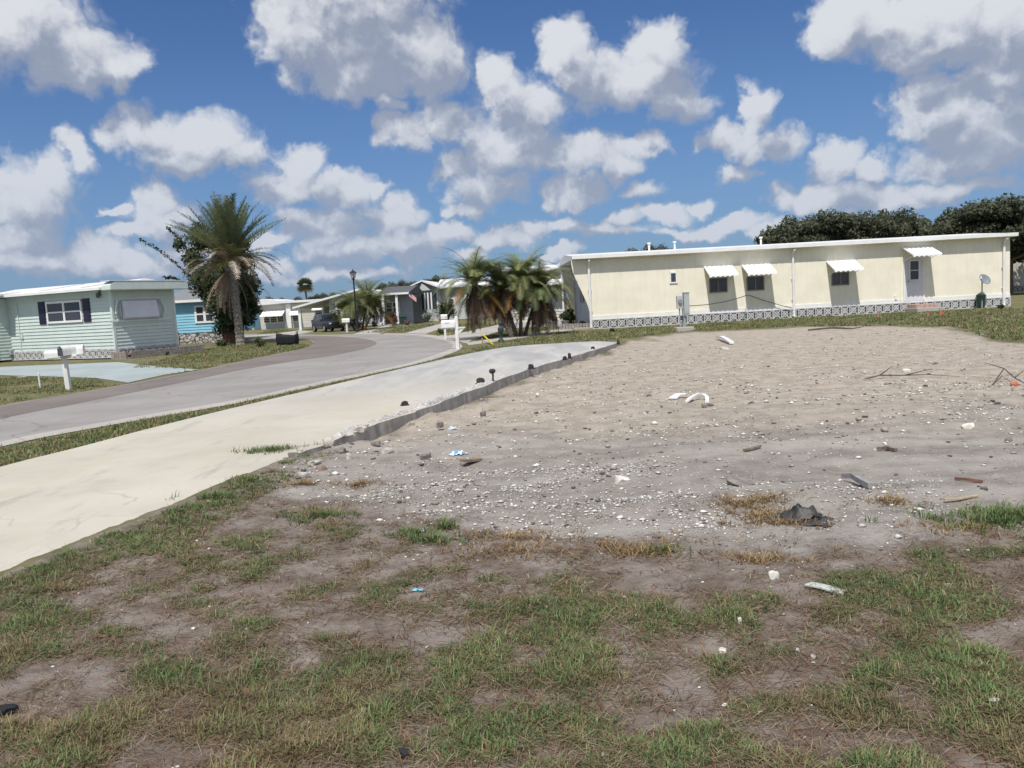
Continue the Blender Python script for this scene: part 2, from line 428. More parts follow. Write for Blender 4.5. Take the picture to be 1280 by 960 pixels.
BARE = [(640, 690, 240, 40, .9), (470, 720, 90, 24, .3), (990, 800, 70, 36, 1.0), (880, 720, 90, 30, .6), (440, 775, 70, 18, .8), (350, 775, 40, 12, .4), (220, 800, 60, 14, .7), (200, 800, 40, 18, .4),
 (560, 800, 40, 12, .5), (520, 850, 40, 18, .6), (120, 885, 60, 24, .7), (60, 840, 50, 20, .6), (170, 940, 60, 20, .6), (300, 790, 30, 14, .6), (830, 840, 50, 26, .6), (800, 930, 40, 26, .5), (10, 890, 40, 18, .6), (430, 690, 60, 22, .5)]
def patches(x, y, L):
    px, py = to_px(x, y, np.zeros_like(x))
    t = np.zeros_like(x)
    for cx, cy, sx_, sy_, w in L:
        t = t + w * np.exp(-((px - cx) / sx_) ** 2 - ((py - cy) / sy_) ** 2)
    return t
def grass_field(x, y):
    gm = np.minimum(patches(x, y, GREEN), 1.3) - .62 * patches(x, y, BARE)
    gm = gm * .75 + .3 * ((to_px(x, y, 0 * x)[0] > 1320) | (to_px(x, y, 0 * x)[0] < -60)) + (fbm(x * 2.2, y * 2.2, 4, 21) - .5) * 1.5 + (fbm(x * 5, y * 5, 3, 23) - .5) * 3.0 + .30
    gm = gm * (1 - .9 * lot_mask(x, y)) + sstep(.55, .12, np.abs(x - edge_x(y) - .25)) * .55 * (y < 9)
    return gm * sstep(.02, .1, x - edge_x(y))
def axis_steps(lo, hi, fine, near, far, grow=1.13):
    a = list(np.arange(lo, hi, fine)); s = fine
    up = [hi]
    while up[-1] < far: s *= grow; up.append(up[-1] + s)
    dn = [lo]; s = fine
    while dn[-1] > near: s *= grow; dn.append(dn[-1] - s)
    return np.array(dn[:0:-1] + a + up)
gx = axis_steps(-4.4, 9.5, .055, -4000, 4000)
gy = axis_steps(1.9, 14.0, .055, -400, 6000)
GX, GY = np.meshgrid(gx, gy)
gz = hgt(GX, GY)
fo = sstep(14, 11, GY) * sstep(-.3, .3, GX - edge_x(GY))
lotm = lot_mask(GX, GY); grn = grass_field(GX, GY) * sstep(16, 12, GY)
lawn = np.where(GX < edge_x(GY), 1, sstep(13, 16, GY)) * (1 - lotm)
nx_, ny_ = len(gx), len(gy)
idx = np.arange(nx_ * ny_).reshape(ny_, nx_)
Fq = np.stack([idx[:-1, :-1], idx[:-1, 1:], idx[1:, 1:], idx[1:, :-1]], -1).reshape(-1, 4)
me = np_mesh('ground', np.stack([GX, GY, gz], -1).reshape(-1, 3), Fq, np.stack([lotm, np.clip(grn, 0, 1), lawn], -1).reshape(-1, 3))
m, n = new_mat('soil')
at = n('ShaderNodeAttribute', attribute_name='Col').outputs[0]
sp = n('ShaderNodeSeparateColor', {0: at})
tc = n('ShaderNodeTexCoord').outputs['Object']
st = n('ShaderNodeMapping', {'Vector': tc, 'Rotation': (0, 0, R(-10)), 'Scale': (.35, 1.6, 1)}).outputs[0]
big = n.noise(tc, .55, 5); mid = n.noise(tc, 3.5, 6, .6); fin_ = n.noise(tc, 26, 5, .65); gr = n.noise(tc, 110, 3, .6); strk = n.noise(st, 1.0, 5, .6)
soil = n.mix(n.ramp(mid, .35, .68), (.232, .208, .188), (.335, .305, .275))
soil = n.mix(n.math('MULTIPLY', n.ramp(strk, .42, .66), .7), soil, (.42, .39, .36))
sy = n('ShaderNodeSeparateXYZ', {0: tc})
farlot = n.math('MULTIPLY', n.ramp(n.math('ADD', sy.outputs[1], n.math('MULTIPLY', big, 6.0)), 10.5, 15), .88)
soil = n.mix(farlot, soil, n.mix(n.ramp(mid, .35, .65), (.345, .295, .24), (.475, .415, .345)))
soil = n.mix(n.math('MULTIPLY', n.ramp(fin_, .60, .68), .55), soil, (.53, .50, .46))
soil = n.mix(n.math('MULTIPLY', n.ramp(gr, .62, .70), .5), soil, (.58, .55, .50))
soil = n.mix(n.math('MULTIPLY', n.ramp(fin_, .40, .32), .5), soil, (.13, .11, .10))
fg = n.mix(n.ramp(mid, .34, .62), (.155, .123, .100), (.275, .24, .215))
fg = n.mix(n.math('MULTIPLY', n.ramp(fin_, .52, .66), .5), fg, (.19, .122, .080))
fg = n.mix(n.math('MULTIPLY', n.ramp(n.noise(tc, 1.6, 5), .58, .66), .55), fg, (.33, .295, .27))
fg = n.mix(n.math('MULTIPLY', sp.outputs[1], .45), fg, n.mix(fin_, (.12, .115, .06), (.20, .165, .10)))
lw = n.mix(n.ramp(mid, .35, .65), (.12, .13, .055), (.21, .185, .105))
lw = n.mix(n.math('MULTIPLY', n.ramp(big, .5, .7), .65), lw, (.25, .21, .145))
lw = n.mix(n.math('MULTIPLY', n.ramp(fin_, .45, .3), .5), lw, (.05, .06, .02))
edge = n.math('ADD', sp.outputs[0], n.math('MULTIPLY', n.math('SUBTRACT', fin_, .5), .5))
c = n.mix(n.ramp(sp.outputs[2], .2, .8), fg, lw)
c = n.mix(n.ramp(edge, .3, .7), c, soil)
hgt_n = n.math('ADD', n.math('MULTIPLY', fin_, .7), n.math('MULTIPLY', gr, .5))
finish(m, n, c, .95, hgt_n, .9, .03, spec=.1)
ground = link_mesh('ground', me, m, smooth=True); tag(ground, kind='structure')

# ------------------------------------------------------------------ flat sheets: road, drives
def curve_px(pts, sub=6):
    """smooth closed or open outline through survey points"""
    P_ = [G(*p) for p in pts]; out = []
    for i in range(len(P_) - 1):
        p0, p1, p2, p3 = P_[max(i - 1, 0)], P_[i], P_[i + 1], P_[min(i + 2, len(P_) - 1)]
        for k in range(sub):
            t = k / sub
            out.append(.5 * ((2 * p1) + (p2 - p0) * t + (2 * p0 - 5 * p1 + 4 * p2 - p3) * t * t + (3 * p1 - p0 - 3 * p2 + p3) * t ** 3))
    out.append(P_[-1]); return out
def sheet(name, outline, z, mat, jitter=0.0, thick=0.0):
    import bmesh
    bm = bmesh.new(); pts = []
    for i, p in enumerate(outline):
        j = jitter * (vn(np.array(p.x * 2.3), np.array(p.y * 2.3), 3) - .5) * 2 if jitter else 0
        pts.append(bm.verts.new((p.x + j, p.y, z)))
    f = bm.faces.new(pts)
    if f.normal.z < 0: f.normal_flip()
    f.normal_update()
    if f.normal.z < 0: f.normal_flip()
    bmesh.ops.triangulate(bm, faces=[f])
    if thick:
        r = bmesh.ops.extrude_face_region(bm, geom=list(bm.faces))
        for v in [v for v in r['geom'] if isinstance(v, bmesh.types.BMVert)]: pass
        vs_ = [v for v in r['geom'] if isinstance(v, bmesh.types.BMVert)]
        for v in pts:
            if v.is_valid: v.co.z = z - thick
    bmesh.ops.recalc_face_normals(bm, faces=list(bm.faces))
    if not thick:
        for fc in bm.faces:
            if fc.normal.z < 0: fc.normal_flip()
    me = bpy.data.meshes.new(name); bm.to_mesh(me); bm.free()
    o = link_mesh(name, me, mat); tag(o, kind='structure'); return o
def pavement(name, c, v=.1, crack=True, stain=None):
    m, n = new_mat(name)
    tc = n('ShaderNodeTexCoord').outputs['Object']
    st = n('ShaderNodeMapping', {'Vector': tc, 'Rotation': (0, 0, R(17)), 'Scale': (1.4, .22, 1)}).outputs[0]
    b = n.noise(tc, .45, 6, .6); f = n.noise(tc, 70, 4, .6); k = n.noise(st, .9, 6, .6)
    cc = n.mix(n.ramp(b, .3, .7), [x * (1 - v) for x in c], [x * (1 + v) for x in c])
    cc = n.mix(n.math('MULTIPLY', n.ramp(k, .5, .75), .35), cc, [x * .72 for x in c])
    cc = n.mix(n.math('MULTIPLY', n.ramp(f, .5, .75), .25), cc, [x * 1.35 for x in c])
    cc = n.mix(n.math('MULTIPLY', n.ramp(f, .5, .25), .3), cc, [x * .6 for x in c])
    if stain: cc = n.mix(n.math('MULTIPLY', n.ramp(n.noise(st, .5, 6, .65), .48, .7), .6), cc, stain)
    if crack:
        vo = n('ShaderNodeTexVoronoi', {'Vector': n('ShaderNodeVectorMath', {0: tc, 1: n('ShaderNodeVectorMath', {0: n('ShaderNodeTexNoise', {'Vector': tc, 'Scale': 1.3, 'Detail': 5.0}).outputs['Color'], 'Scale': .8}, operation='SCALE').outputs[0]}, operation='ADD').outputs[0], 'Scale': .28}, feature='DISTANCE_TO_EDGE')
        cc = n.mix(n.math('MULTIPLY', n.ramp(vo.outputs[0], .008, .002), .45), cc, [x * .45 for x in c])
    return finish(m, n, cc, .9, f, .25, .01, spec=.2)
ROADM = pavement('worn_asphalt', (.285, .270, .258), .12)
DARKM = pavement('old_asphalt', (.190, .165, .152), .12)
CONC = pavement('pale_concrete', (.40, .375, .345), .10)
BLUEC = pavement('blue_painted_concrete', (.335, .38, .385), .10, False)
inner = [(-320, 590), (-150, 545), (0, 508), (80, 494), (150, 482), (240, 465), (330, 446), (378, 436), (391, 430), (386, 425), (365, 423), (330, 424)]
back = [(300, 424), (300, 418.5), (350, 417.5), (400, 418.5), (440, 418), (480, 417.5), (520, 418), (548, 421), (566, 427), (574, 434)]
outer = [(574, 434), (560, 442), (520, 454), (480, 464), (400, 480), (300, 502), (150, 528), (0, 557), (-150, 592), (-320, 640)]
sheet('road', curve_px(inner) + curve_px(back) + curve_px(outer), .006, ROADM)
sheet('road_patch', curve_px([(-320, 598), (0, 524), (120, 500), (200, 484), (300, 463), (370, 451), (425, 443), (462, 434), (470, 428), (450, 423), (410, 420.5), (372, 420.5)]) +
      curve_px([(350, 421.5), (386, 424.5), (390.5, 430.2), (377, 436.6), (330, 446.6), (240, 465.6), (150, 482.7), (0, 509), (-320, 591)]), .010, DARKM)
gut_o = [(480, 417.0), (520, 417.4), (548, 420.2), (568, 426), (578, 434), (562, 443), (520, 455.5), (400, 482), (300, 504), (150, 530), (0, 559.5), (-320, 644)]
gut_i = [(-320, 634), (0, 553), (150, 525), (300, 499.5), (400, 477.5), (480, 461.5), (520, 451.5), (556, 439.5), (566, 432.5), (558, 427.5), (540, 422.8), (518, 419.6), (480, 418.4)]
sheet('gutter', curve_px(gut_o) + curve_px(gut_i), .011, CONC)
sheet('blue_driveway', [G(*p) for p in ((-330, 470), (-100, 462), (0, 459), (147, 453), (200, 459), (250, 462.5), (205, 469), (160, 479), (120, 473), (60, 471), (0, 469.5), (-330, 490))], .014, BLUEC)
sheet('far_drive', [G(*p) for p in ((440, 418), (472, 418), (520, 404.5), (498, 403.5), (478, 408))], .008, CONC)
sheet('house_drive', [G(*p) for p in ((506, 416.5), (532, 417.5), (566, 405), (552, 404.5))], .0085, CONC)
sheet('side_drive', [G(*p) for p in ((548, 420), (583, 429.5), (590, 425), (650, 406), (632, 404), (583, 415))], .009, CONC)
sheet('carport_drive', [G(*p) for p in ((300, 423.4), (348, 421), (372, 418.4), (392, 414.6), (374, 413), (345, 417), (300, 421))], .009, CONC)
sheet('front_walk', [G(*p) for p in ((583, 428.5), (586, 432), (640, 424.5), (700, 415), (742, 409), (740, 407), (698, 412), (640, 420))], .012, CONC)

# ------------------------------------------------------------------ the slab with its broken edge
m, n = new_mat('bleached_concrete')
tc = n('ShaderNodeTexCoord').outputs['Object']; sy = n('ShaderNodeSeparateXYZ', {0: tc})
st = n('ShaderNodeMapping', {'Vector': tc, 'Rotation': (0, 0, R(19)), 'Scale': (1.2, .25, 1)}).outputs[0]
b = n.noise(tc, .5, 6, .6); k = n.noise(st, .8, 6, .62); f = n.noise(tc, 55, 4, .6); fm = n.noise(tc, 5, 5, .6)
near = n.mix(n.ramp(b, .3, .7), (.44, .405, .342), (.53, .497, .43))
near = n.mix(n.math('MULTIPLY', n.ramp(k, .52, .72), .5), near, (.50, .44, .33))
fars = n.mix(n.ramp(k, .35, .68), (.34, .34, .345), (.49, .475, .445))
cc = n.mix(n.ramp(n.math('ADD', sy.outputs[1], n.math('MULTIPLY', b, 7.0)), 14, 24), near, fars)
cc = n.mix(n.math('MULTIPLY', n.ramp(n.noise(st, 1.7, 6, .7), .55, .72), .55), cc, (.27, .255, .24))
cc = n.mix(n.math('MULTIPLY', n.ramp(n.noise(tc, 1.1, 6, .7), .56, .7), .35), cc, (.36, .335, .29))
vo = n('ShaderNodeTexVoronoi', {'Vector': n('ShaderNodeVectorMath', {0: tc, 1: n('ShaderNodeVectorMath', {0: n('ShaderNodeTexNoise', {'Vector': tc, 'Scale': 1.1, 'Detail': 6.0}).outputs['Color'], 'Scale': 1.1}, operation='SCALE').outputs[0]}, operation='ADD').outputs[0], 'Scale': .24}, feature='DISTANCE_TO_EDGE')
cc = n.mix(n.math('MULTIPLY', n.math('MULTIPLY', n.ramp(vo.outputs[0], .005, .001), n.ramp(b, .5, .62)), .38), cc, (.26, .24, .21))
cc = n.mix(n.math('MULTIPLY', n.ramp(fm, .6, .72), .22), cc, (.36, .32, .25))
cc = n.mix(n.math('MULTIPLY', n.ramp(f, .6, .72), .3), cc, (.36, .33, .28))
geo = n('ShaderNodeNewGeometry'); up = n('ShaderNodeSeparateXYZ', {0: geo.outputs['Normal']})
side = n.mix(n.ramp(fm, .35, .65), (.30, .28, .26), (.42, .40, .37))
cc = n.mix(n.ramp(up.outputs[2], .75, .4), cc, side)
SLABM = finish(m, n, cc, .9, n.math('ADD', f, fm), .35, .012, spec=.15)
re = curve_px(EDGE_PX[:1] + EDGE_PX[2:], 26)
re2 = []
for i, p in enumerate(re):
    ang = .07 if p.y > 8.3 else .05
    j = (fbm(np.array(p.y * 2.1), np.array(.3), 4, 31) - .5) * ang * 2
    re2.append(Vector((p.x + float(j), p.y, 0)))
le = curve_px([(772, 430), (745, 428.6), (690, 431.5), (640, 435), (600, 441.5), (560, 450), (500, 464), (400, 488), (300, 512), (200, 537), (100, 564), (0, 590), (-200, 650), (-500, 740)], 10)
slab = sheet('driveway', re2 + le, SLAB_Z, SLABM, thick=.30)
bv = slab.modifiers.new('b', 'BEVEL'); bv.width = .012; bv.segments = 2; bv.limit_method = 'ANGLE'; bv.angle_limit = R(50)
# ------------------------------------------------------------------ building materials
CREAM = paint('cream_siding', (.84, .795, .665), .55, .05, 1.2, dirt=.09)
WHITE = paint('white_metal', (.80, .80, .79), .45, .05, 2, dirt=.10)
WHITE2 = paint('bright_white_awning', (.84, .85, .84), .4, .03, 2, dirt=.06)
WROOF = paint('white_roof_coating', (.74, .74, .75), .5, .06, .8, dirt=.12)
BLOCKW = paint('painted_block', (.54, .54, .54), .85, .10, 6, dirt=.35)
DARKIN = paint('dark_void', (.075, .085, .11), .9, .2, 3)
MINT = paint('mint_siding', (.555, .635, .605), .5, .04, 1.5, dirt=.14)
MINTW = paint('mint_trim', (.62, .695, .665), .5, .05, 2, dirt=.15)
BLUE = paint('sky_blue_siding', (.25, .53, .69), .5, .05, 1.5, dirt=.06)
GREYS = paint('grey_blue_siding', (.38, .42, .45), .55, .05, 1.5, dirt=.12)
GREYW = paint('pale_grey_siding', (.52, .54, .53), .55, .05, 1.5, dirt=.12)
BEIGE = paint('pale_beige_siding', (.58, .55, .50), .55, .05, 1.5, dirt=.12)
IVORY = paint('ivory_siding', (.66, .64, .58), .55, .04, 1.5, dirt=.12)
SHING = paint('dark_shingle', (.10, .10, .11), .9, .2, 6)
SHING2 = paint('grey_shingle', (.20, .21, .225), .9, .15, 6)
NAVY = paint('navy_shutter', (.03, .028, .062), .5, .1, 2)
RUST = paint('rusty_sealant', (.35, .22, .19), .9, .3, 5)
GALV = paint('galvanised_grey', (.33, .36, .37), .5, .12, 5, dirt=.25)
BLACK = paint('black_plastic', (.018, .02, .024), .5, .2, 8)
DGREEN = paint('dark_green_plastic', (.02, .05, .04), .5, .15, 6)
BRICK = paint('weathered_brick', (.34, .24, .20), .9, .25, 9)
BRICKG = paint('grey_brown_brick', (.30, .265, .24), .9, .3, 9)
WOOD = paint('weathered_wood', (.22, .17, .13), .85, .25, 12)
RUBBER = paint('tyre_rubber', (.02, .02, .021), .85, .2, 8)
GREYIN = paint('grey_blue_panel', (.34, .37, .44), .7, .12, 1.2)  # grey blue is the panels' own colour
m, n = new_mat('window_glass')
tc = n('ShaderNodeTexCoord').outputs['Object']
GLASS = finish(m, n, n.mix(n.noise(tc, 1.4, 3), (.025, .028, .04), (.075, .08, .10)), .08, spec=.5)
m, n = new_mat('field_stone')
tc = n('ShaderNodeTexCoord').outputs['Object']
vo = n('ShaderNodeTexVoronoi', {'Vector': n('ShaderNodeMapping', {'Vector': tc, 'Scale': (1, 1, 1.7)}).outputs[0], 'Scale': 3.4})
ve = n('ShaderNodeTexVoronoi', {'Vector': n('ShaderNodeMapping', {'Vector': tc, 'Scale': (1, 1, 1.7)}).outputs[0], 'Scale': 3.4}, feature='DISTANCE_TO_EDGE')
STONE = finish(m, n, n.mix(n.ramp(ve.outputs[0], .05, .12), (.07, .07, .08), n.mix(vo.outputs['Color'], (.30, .27, .25), (.62, .58, .54))), .9, ve.outputs[0], .6, .04)

def window(F, px0, py0, px1, py1, root, y=0.0, cols=1, rows=2, frame=WHITE, fw=.07, name='window', skew=None):
    """a framed window on the front wall between two survey corners (upper left, lower right)"""
    xa, za = F.xz(px0, py0, y); xb, zb = F.xz(px1, py1, y)
    x0, x1, z0, z1 = min(xa, xb), max(xa, xb), min(za, zb), max(za, zb)
    return window_box(x0, x1, z0, z1, root, y, cols, rows, frame, fw, name)
def window_box(x0, x1, z0, z1, root, y=0.0, cols=1, rows=2, frame=WHITE, fw=.07, name='window'):
    w = MB(); A, B = (0, y), (1, y)
    w.bar(A, B, x0, z0 + fw / 2, x1, z0 + fw / 2, fw, .06); w.bar(A, B, x0, z1 - fw / 2, x1, z1 - fw / 2, fw, .06)
    w.bar(A, B, x0 + fw / 2, z0, x0 + fw / 2, z1, fw, .057); w.bar(A, B, x1 - fw / 2, z0, x1 - fw / 2, z1, fw, .057)
    for i in range(1, cols): xx = x0 + (x1 - x0) * i / cols; w.bar(A, B, xx, z0, xx, z1, fw * 1.3, .054)
    for i in range(1, rows): zz = z0 + (z1 - z0) * i / rows; w.bar(A, B, x0, zz, x1, zz, fw * .7, .048)
    o = w.build(name, frame, root)
    MB().quad((x0 + .02, y - .028, z0 + .02), (x1 - .02, y - .028, z0 + .02), (x1 - .02, y - .028, z1 - .02), (x0 + .02, y - .028, z1 - .02)).build('pane', GLASS, o)
    return o
def awning(F, px0, py0, px1, py1, root, proj=1.0, drop=.42, y=0.0, mat=WHITE2):
    """corrugated metal awning hung between two survey points on the wall"""
    xa, za = F.xz(px0, py0, y); xb, zb = F.xz(px1, py1, y); z1 = (za + zb) / 2
    k = 6; a = MB(); n_ = k * 6
    def P(u, s):
        ph = (u * k) % 1
        r = .035 if ph < .45 else (-.0 if ph > .55 else .017)
        return (xa + (xb - xa) * u, y - .01 - proj * s, z1 - drop * s + r)
    pts = [i / n_ for i in range(n_ + 1)]
    v = [P(u, 0) for u in pts] + [P(u, 1) for u in pts]; m_ = len(pts)
    a.add(v, [(i, i + 1, m_ + i + 1, m_ + i) for i in range(m_ - 1)])
    # rolled lip, end caps
    v2 = [P(u, 1) for u in pts] + [(P(u, 1)[0], P(u, 1)[1] - .01, z1 - drop - .07 - .03 * math.sin(u * k * 6.283)) for u in pts]
    a.add(v2, [(i, i + 1, m_ + i + 1, m_ + i) for i in range(m_ - 1)])
    for u in (0, 1):
        p, q = P(u, 0), P(u, 1); a.quad(p, q, (q[0], q[1], q[2] - .08), (p[0], p[1], p[2] - .05))
    o = a.build('awning', mat, root)
    for u in (.08, .92):
        x = xa + (xb - xa) * u
        MB().tube([(x, y - .02, z1 - drop - .25), (x, y - proj * .92, z1 - drop * .92 - .01)], .012, 6).build('awning_bracket', WHITE, o)
    return o
def gable(x0, x1, xa, ze, za, y0, y1, over=.3, th=.16):
    """a low gable roof; ridge along y"""
    r = MB()
    s1 = (za - ze) / (xa - x0); s2 = (za - ze) / (x1 - xa)
    L, Rr = x0 - over, x1 + over
    zl, zr = ze - s1 * over, ze - s2 * over
    r.prism([(L, zl), (xa, za), (Rr, zr), (Rr, zr - th), (xa, za - th), (L, zl - th)], y0, y1, 'y')
    return r

# ------------------------------------------------------------------ the long cream mobile home
F1 = Frame.facing(G(740, 411.5), 1.6, 1262, 384); L = F1.L
home = empty('mobile_home', F1.P, F1.a, 'long cream mobile home with white roof edge, four awnings and a patterned block base', 'mobile home')
_, ZR = F1.xz(740, 324); D1 = 7.2
ZS = .55       # top of the ornamental block base
w = MB(); w.grooved((0, 0), (L, 0), ZS, ZR); w.grooved((L, 0), (L, D1), .1, ZR)
# left end: cream wing walls with a curved cut, a shaded recess between them
w.build('wall', CREAM, home)
zt = ZR - .0; OV = .84
cur = [(-.86 * (1 - math.sin(t * math.pi / 2) ** 1.3), zt - .25 - (zt - .5) * t ** .9) for t in [i / 16 for i in range(17)]]
for y0_, nm_, sc in ((.0, 'wing_wall', 1.0), (D1 - .1, 'wing_wall', 1.05)):
    MB().prism([(0, zt), (-.86 * sc, zt)] + [(x * sc, z) for x, z in cur] + [(0, .1)], y0_, y0_ + .1, 'y').build(nm_, CREAM, home)
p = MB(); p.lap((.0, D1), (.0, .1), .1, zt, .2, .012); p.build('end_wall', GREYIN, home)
MB().box(-OV, .12, 0.0, -.02, D1, .08).build('porch_floor', CONC, home)
MB().box(-OV + .03, D1 - 1.0, .08, -OV + .12, D1 - .9, zt).build('porch_post', WHITE, home)
win_r = MB(); win_r.box(-.04, 2.6, 1.3, -.02, 4.2, 2.3); win_r.build('side_window', GLASS, home)
r = MB(); over = .34
r.prism([(-over, ZR), (-over, ZR + .18), (D1 * .5, ZR + .46), (D1 + .3, ZR + .18), (D1 + .3, ZR)], -OV, L + .14, 'x')
r.build('roof', WROOF, home, bevel=.015)
gt_ = MB(); gt_.box(-OV - .015, -over - .09, ZR + .03, L + .155, -over - .003, ZR + .195)
for x in np.arange(1.5, L, 3.0): gt_.box(x, -over - .096, ZR + .025, x + .03, -over - .089, ZR + .20)
gt_.build('gutter', WHITE, home)
tr = MB(); tr.box(0.0, -.045, ZS - .09, L, -.014, ZS + .09); tr.build('base_trim', WHITE, home)
bk = MB(); bk.box(.02, -.0, 0, L - .02, .05, ZS - .1); bk.build('base_backing', DARKIN, home)
bl = MB(); bl.blocks((0, -.012), (L, -.012), .0, ZS - .09, .42, .05); bl.blocks((L + .012, 0), (L + .012, D1), .0, ZS - .09, .42, .05)
bl.build('block_skirt', BLOCKW, home)
for px_ in (736.5, 991, 1253.5):
    x, _ = F1.xz(px_, 355)
    d = MB(); d.tube([(x, -over - .05, ZR + .06), (x, -.34, ZR - .06), (x, -.13, ZR - .24), (x, -.10, ZR - .4), (x, -.10, .12), (x, -.22, .06)], .062, 8)
    for zz in (.9, 1.9): d.box(x - .085, -.12, zz, x + .085, -.01, zz + .03)
    d.build('downspout', WHITE, home)
window(F1, 836.5, 340, 846.5, 354, home, 0, 1, 1)
for a_, b_, c_, d_ in ((886, 348, 909, 365), (933, 346, 955, 362.5), (1039, 341, 1061, 356)):
    window(F1, a_, b_, c_, d_, home, 0, 2, 1, paint('dark_frame', (.20, .19, .18), .5), .05)
awning(F1, 879.5, 333.5, 915, 332, home, 1.0, .45)
awning(F1, 926.5, 331.5, 962, 330, home, 1.0, .45)
awning(F1, 1032.5, 327, 1068, 325.5, home, 1.0, .45)
xa, za = F1.xz(1130.5, 312); xb, zb = F1.xz(1153, 376.5)
xa_, xb_ = min(xa, xb), max(xa, xb); zd0 = ZS - .03; zd1 = zd0 + 2.08
dr = MB(); dr.box(xa_, -.055, zd0, xb_, -.014, zd1)
door = dr.build('door', paint('grey_white_door', (.66, .67, .71), .5, .05), home)
df = MB(); A, B = (0, -.012), (1, -.012)
df.bar(A, B, xa_ - .04, zd0, xa_ - .04, zd1, .08, .06); df.bar(A, B, xb_ + .04, zd0, xb_ + .04, zd1, .08, .06); df.bar(A, B, xa_ - .08, zd1 + .04, xb_ + .08, zd1 + .04, .08, .062)
df.build('door_frame', WHITE, door)
xc, wd = (xa_ + xb_) / 2 , xb_ - xa_
window_box(xc - wd * .29, xc + wd * .29, zd0 + 1.0, zd1 - .1, door, -.055, 1, 2, WHITE, .045, 'door_window')
h = MB(); h.tube([(xa_ + .09, -.06, zd0 + .95), (xa_ + .09, -.11, zd0 + .95), (xa_ + .2, -.11, zd0 + .95)], .014, 6); h.build('handle', GALV, door)
awning(F1, 1126.5, 309.5, 1161.5, 308, home, 1.15, .42)
lm = MB(); x, z = F1.xz(1119, 372); lm.box(x - .05, -.09, z - .1, x + .05, -.014, z + .1); lm.build('outlet_box', WHITE, home)
for x in (3.3, 4.6, 9.0): MB().lathe([(.05, ZR + .3), (.05, ZR + .68), (.09, ZR + .68), (.09, ZR + .76)], 10, (x, 1.8)).build('roof_vent', WHITE, home)

# steps to the side door
s0, _ = F1.xz(1133, 380); s1, _ = F1.xz(1160, 380)
stp = empty('door_steps', F1.P + F1.d * ((s0 + s1) / 2) - F1.n * .5, F1.a, 'low pinkish brick steps with concrete slab below the side door', 'steps')
b = MB(); ww = abs(s1 - s0) / 2
for r_ in range(2):
    for c_ in range(5):
        x0 = -ww + c_ * 2 * ww / 5
        b.box(x0 + .006, -.42 + .0, .19 + r_ * .085, x0 + 2 * ww / 5 - .006, .4, .27 + r_ * .085)
b.build('brick_step', paint('pink_brick', (.46, .32, .28), .9, .2, 8), stp)
MB().box(-ww - .1, -.75, 0, ww + .12, .42, .185).build('slab_step', CONC, stp, bevel=.015)

# bin and dish by the right end
x, _ = F1.xz(1219.5, 380)
bn = empty('garbage_bin', F1.P + F1.d * x - F1.n * .45, F1.a, 'small dark green bin against the patterned block base', 'bin')
MB().lathe([(.15, 0), (.2, .55), (.21, .56), (.21, .6)], 14).build('bin_body', DGREEN, bn)
MB().lathe([(.22, .6), (.22, .64), (.12, .70), (.03, .71)], 14).build('lid', DGREEN, bn)
x, _ = F1.xz(1227.5, 385, -.6); _, zc = F1.xz(1229.5, 350, -.6)
ds = empty('satellite_dish', F1.P + F1.d * x - F1.n * .6, F1.a, 'grey satellite dish on a pole in front of the cream wall', 'satellite dish')
MB().tube([(0, 0, 0), (0, 0, zc - .1), (0, -.02, zc)], .03, 8).build('mast', GALV, ds)
dd_ = MB(); nn, kk = 20, 5; v = []
for i in range(kk + 1):
    q = i / kk
    for k in range(nn): v.append((.40 * q * math.cos(k * 2 * math.pi / nn), .29 * q * math.sin(k * 2 * math.pi / nn), .08 * q * q))
f_ = [(i * nn + k, i * nn + (k + 1) % nn, (i + 1) * nn + (k + 1) % nn, (i + 1) * nn + k) for i in range(kk) for k in range(nn)]
dd_.add(v, f_)
dish = dd_.build('dish', paint('dish_grey', (.22, .25, .27), .5, .08), ds, True)
so_ = dish.modifiers.new('s', 'SOLIDIFY'); so_.thickness = .012
dish.rotation_euler = (R(58), R(-6), R(30)); dish.location = (.05, -.05, zc)
am = MB(); am.tube([(.02, -.06, zc - .14), (-.20, -.30, zc - .02), (-.30, -.42, zc + .10)], .014, 6); am.build('arm', GALV, ds)
MB().tube([(-.32, -.45, zc + .05), (-.29, -.41, zc + .19)], .045, 10).build('receiver', paint('receiver_white', (.6, .6, .6), .5), ds)

# cable drooping along the wall from the meter post
MET = G(855, 414)
cb = MB(); pts = []
key = [(MET.x + .1, MET.y, 1.0)]
for px_, py_ in ((935, 368.5), (990, 385)):
    x, z = F1.xz(px_, py_, -.16); q = F1.P + F1.d * x - F1.n * .16; key.append((q.x, q.y, z))
for (a, b_, sag) in ((key[0], key[1], .12), (key[1], key[2], .04)):
    for i in range(17):
        t = i / 16; p_ = Vector(a).lerp(Vector(b_), t); p_.z -= sag * 4 * t * (1 - t); pts.append(p_)
tag(cb.tube(pts, .016, 6).build('service_cable', BLACK), 'black cable drooping from the grey meter post to the cream wall', 'cable')

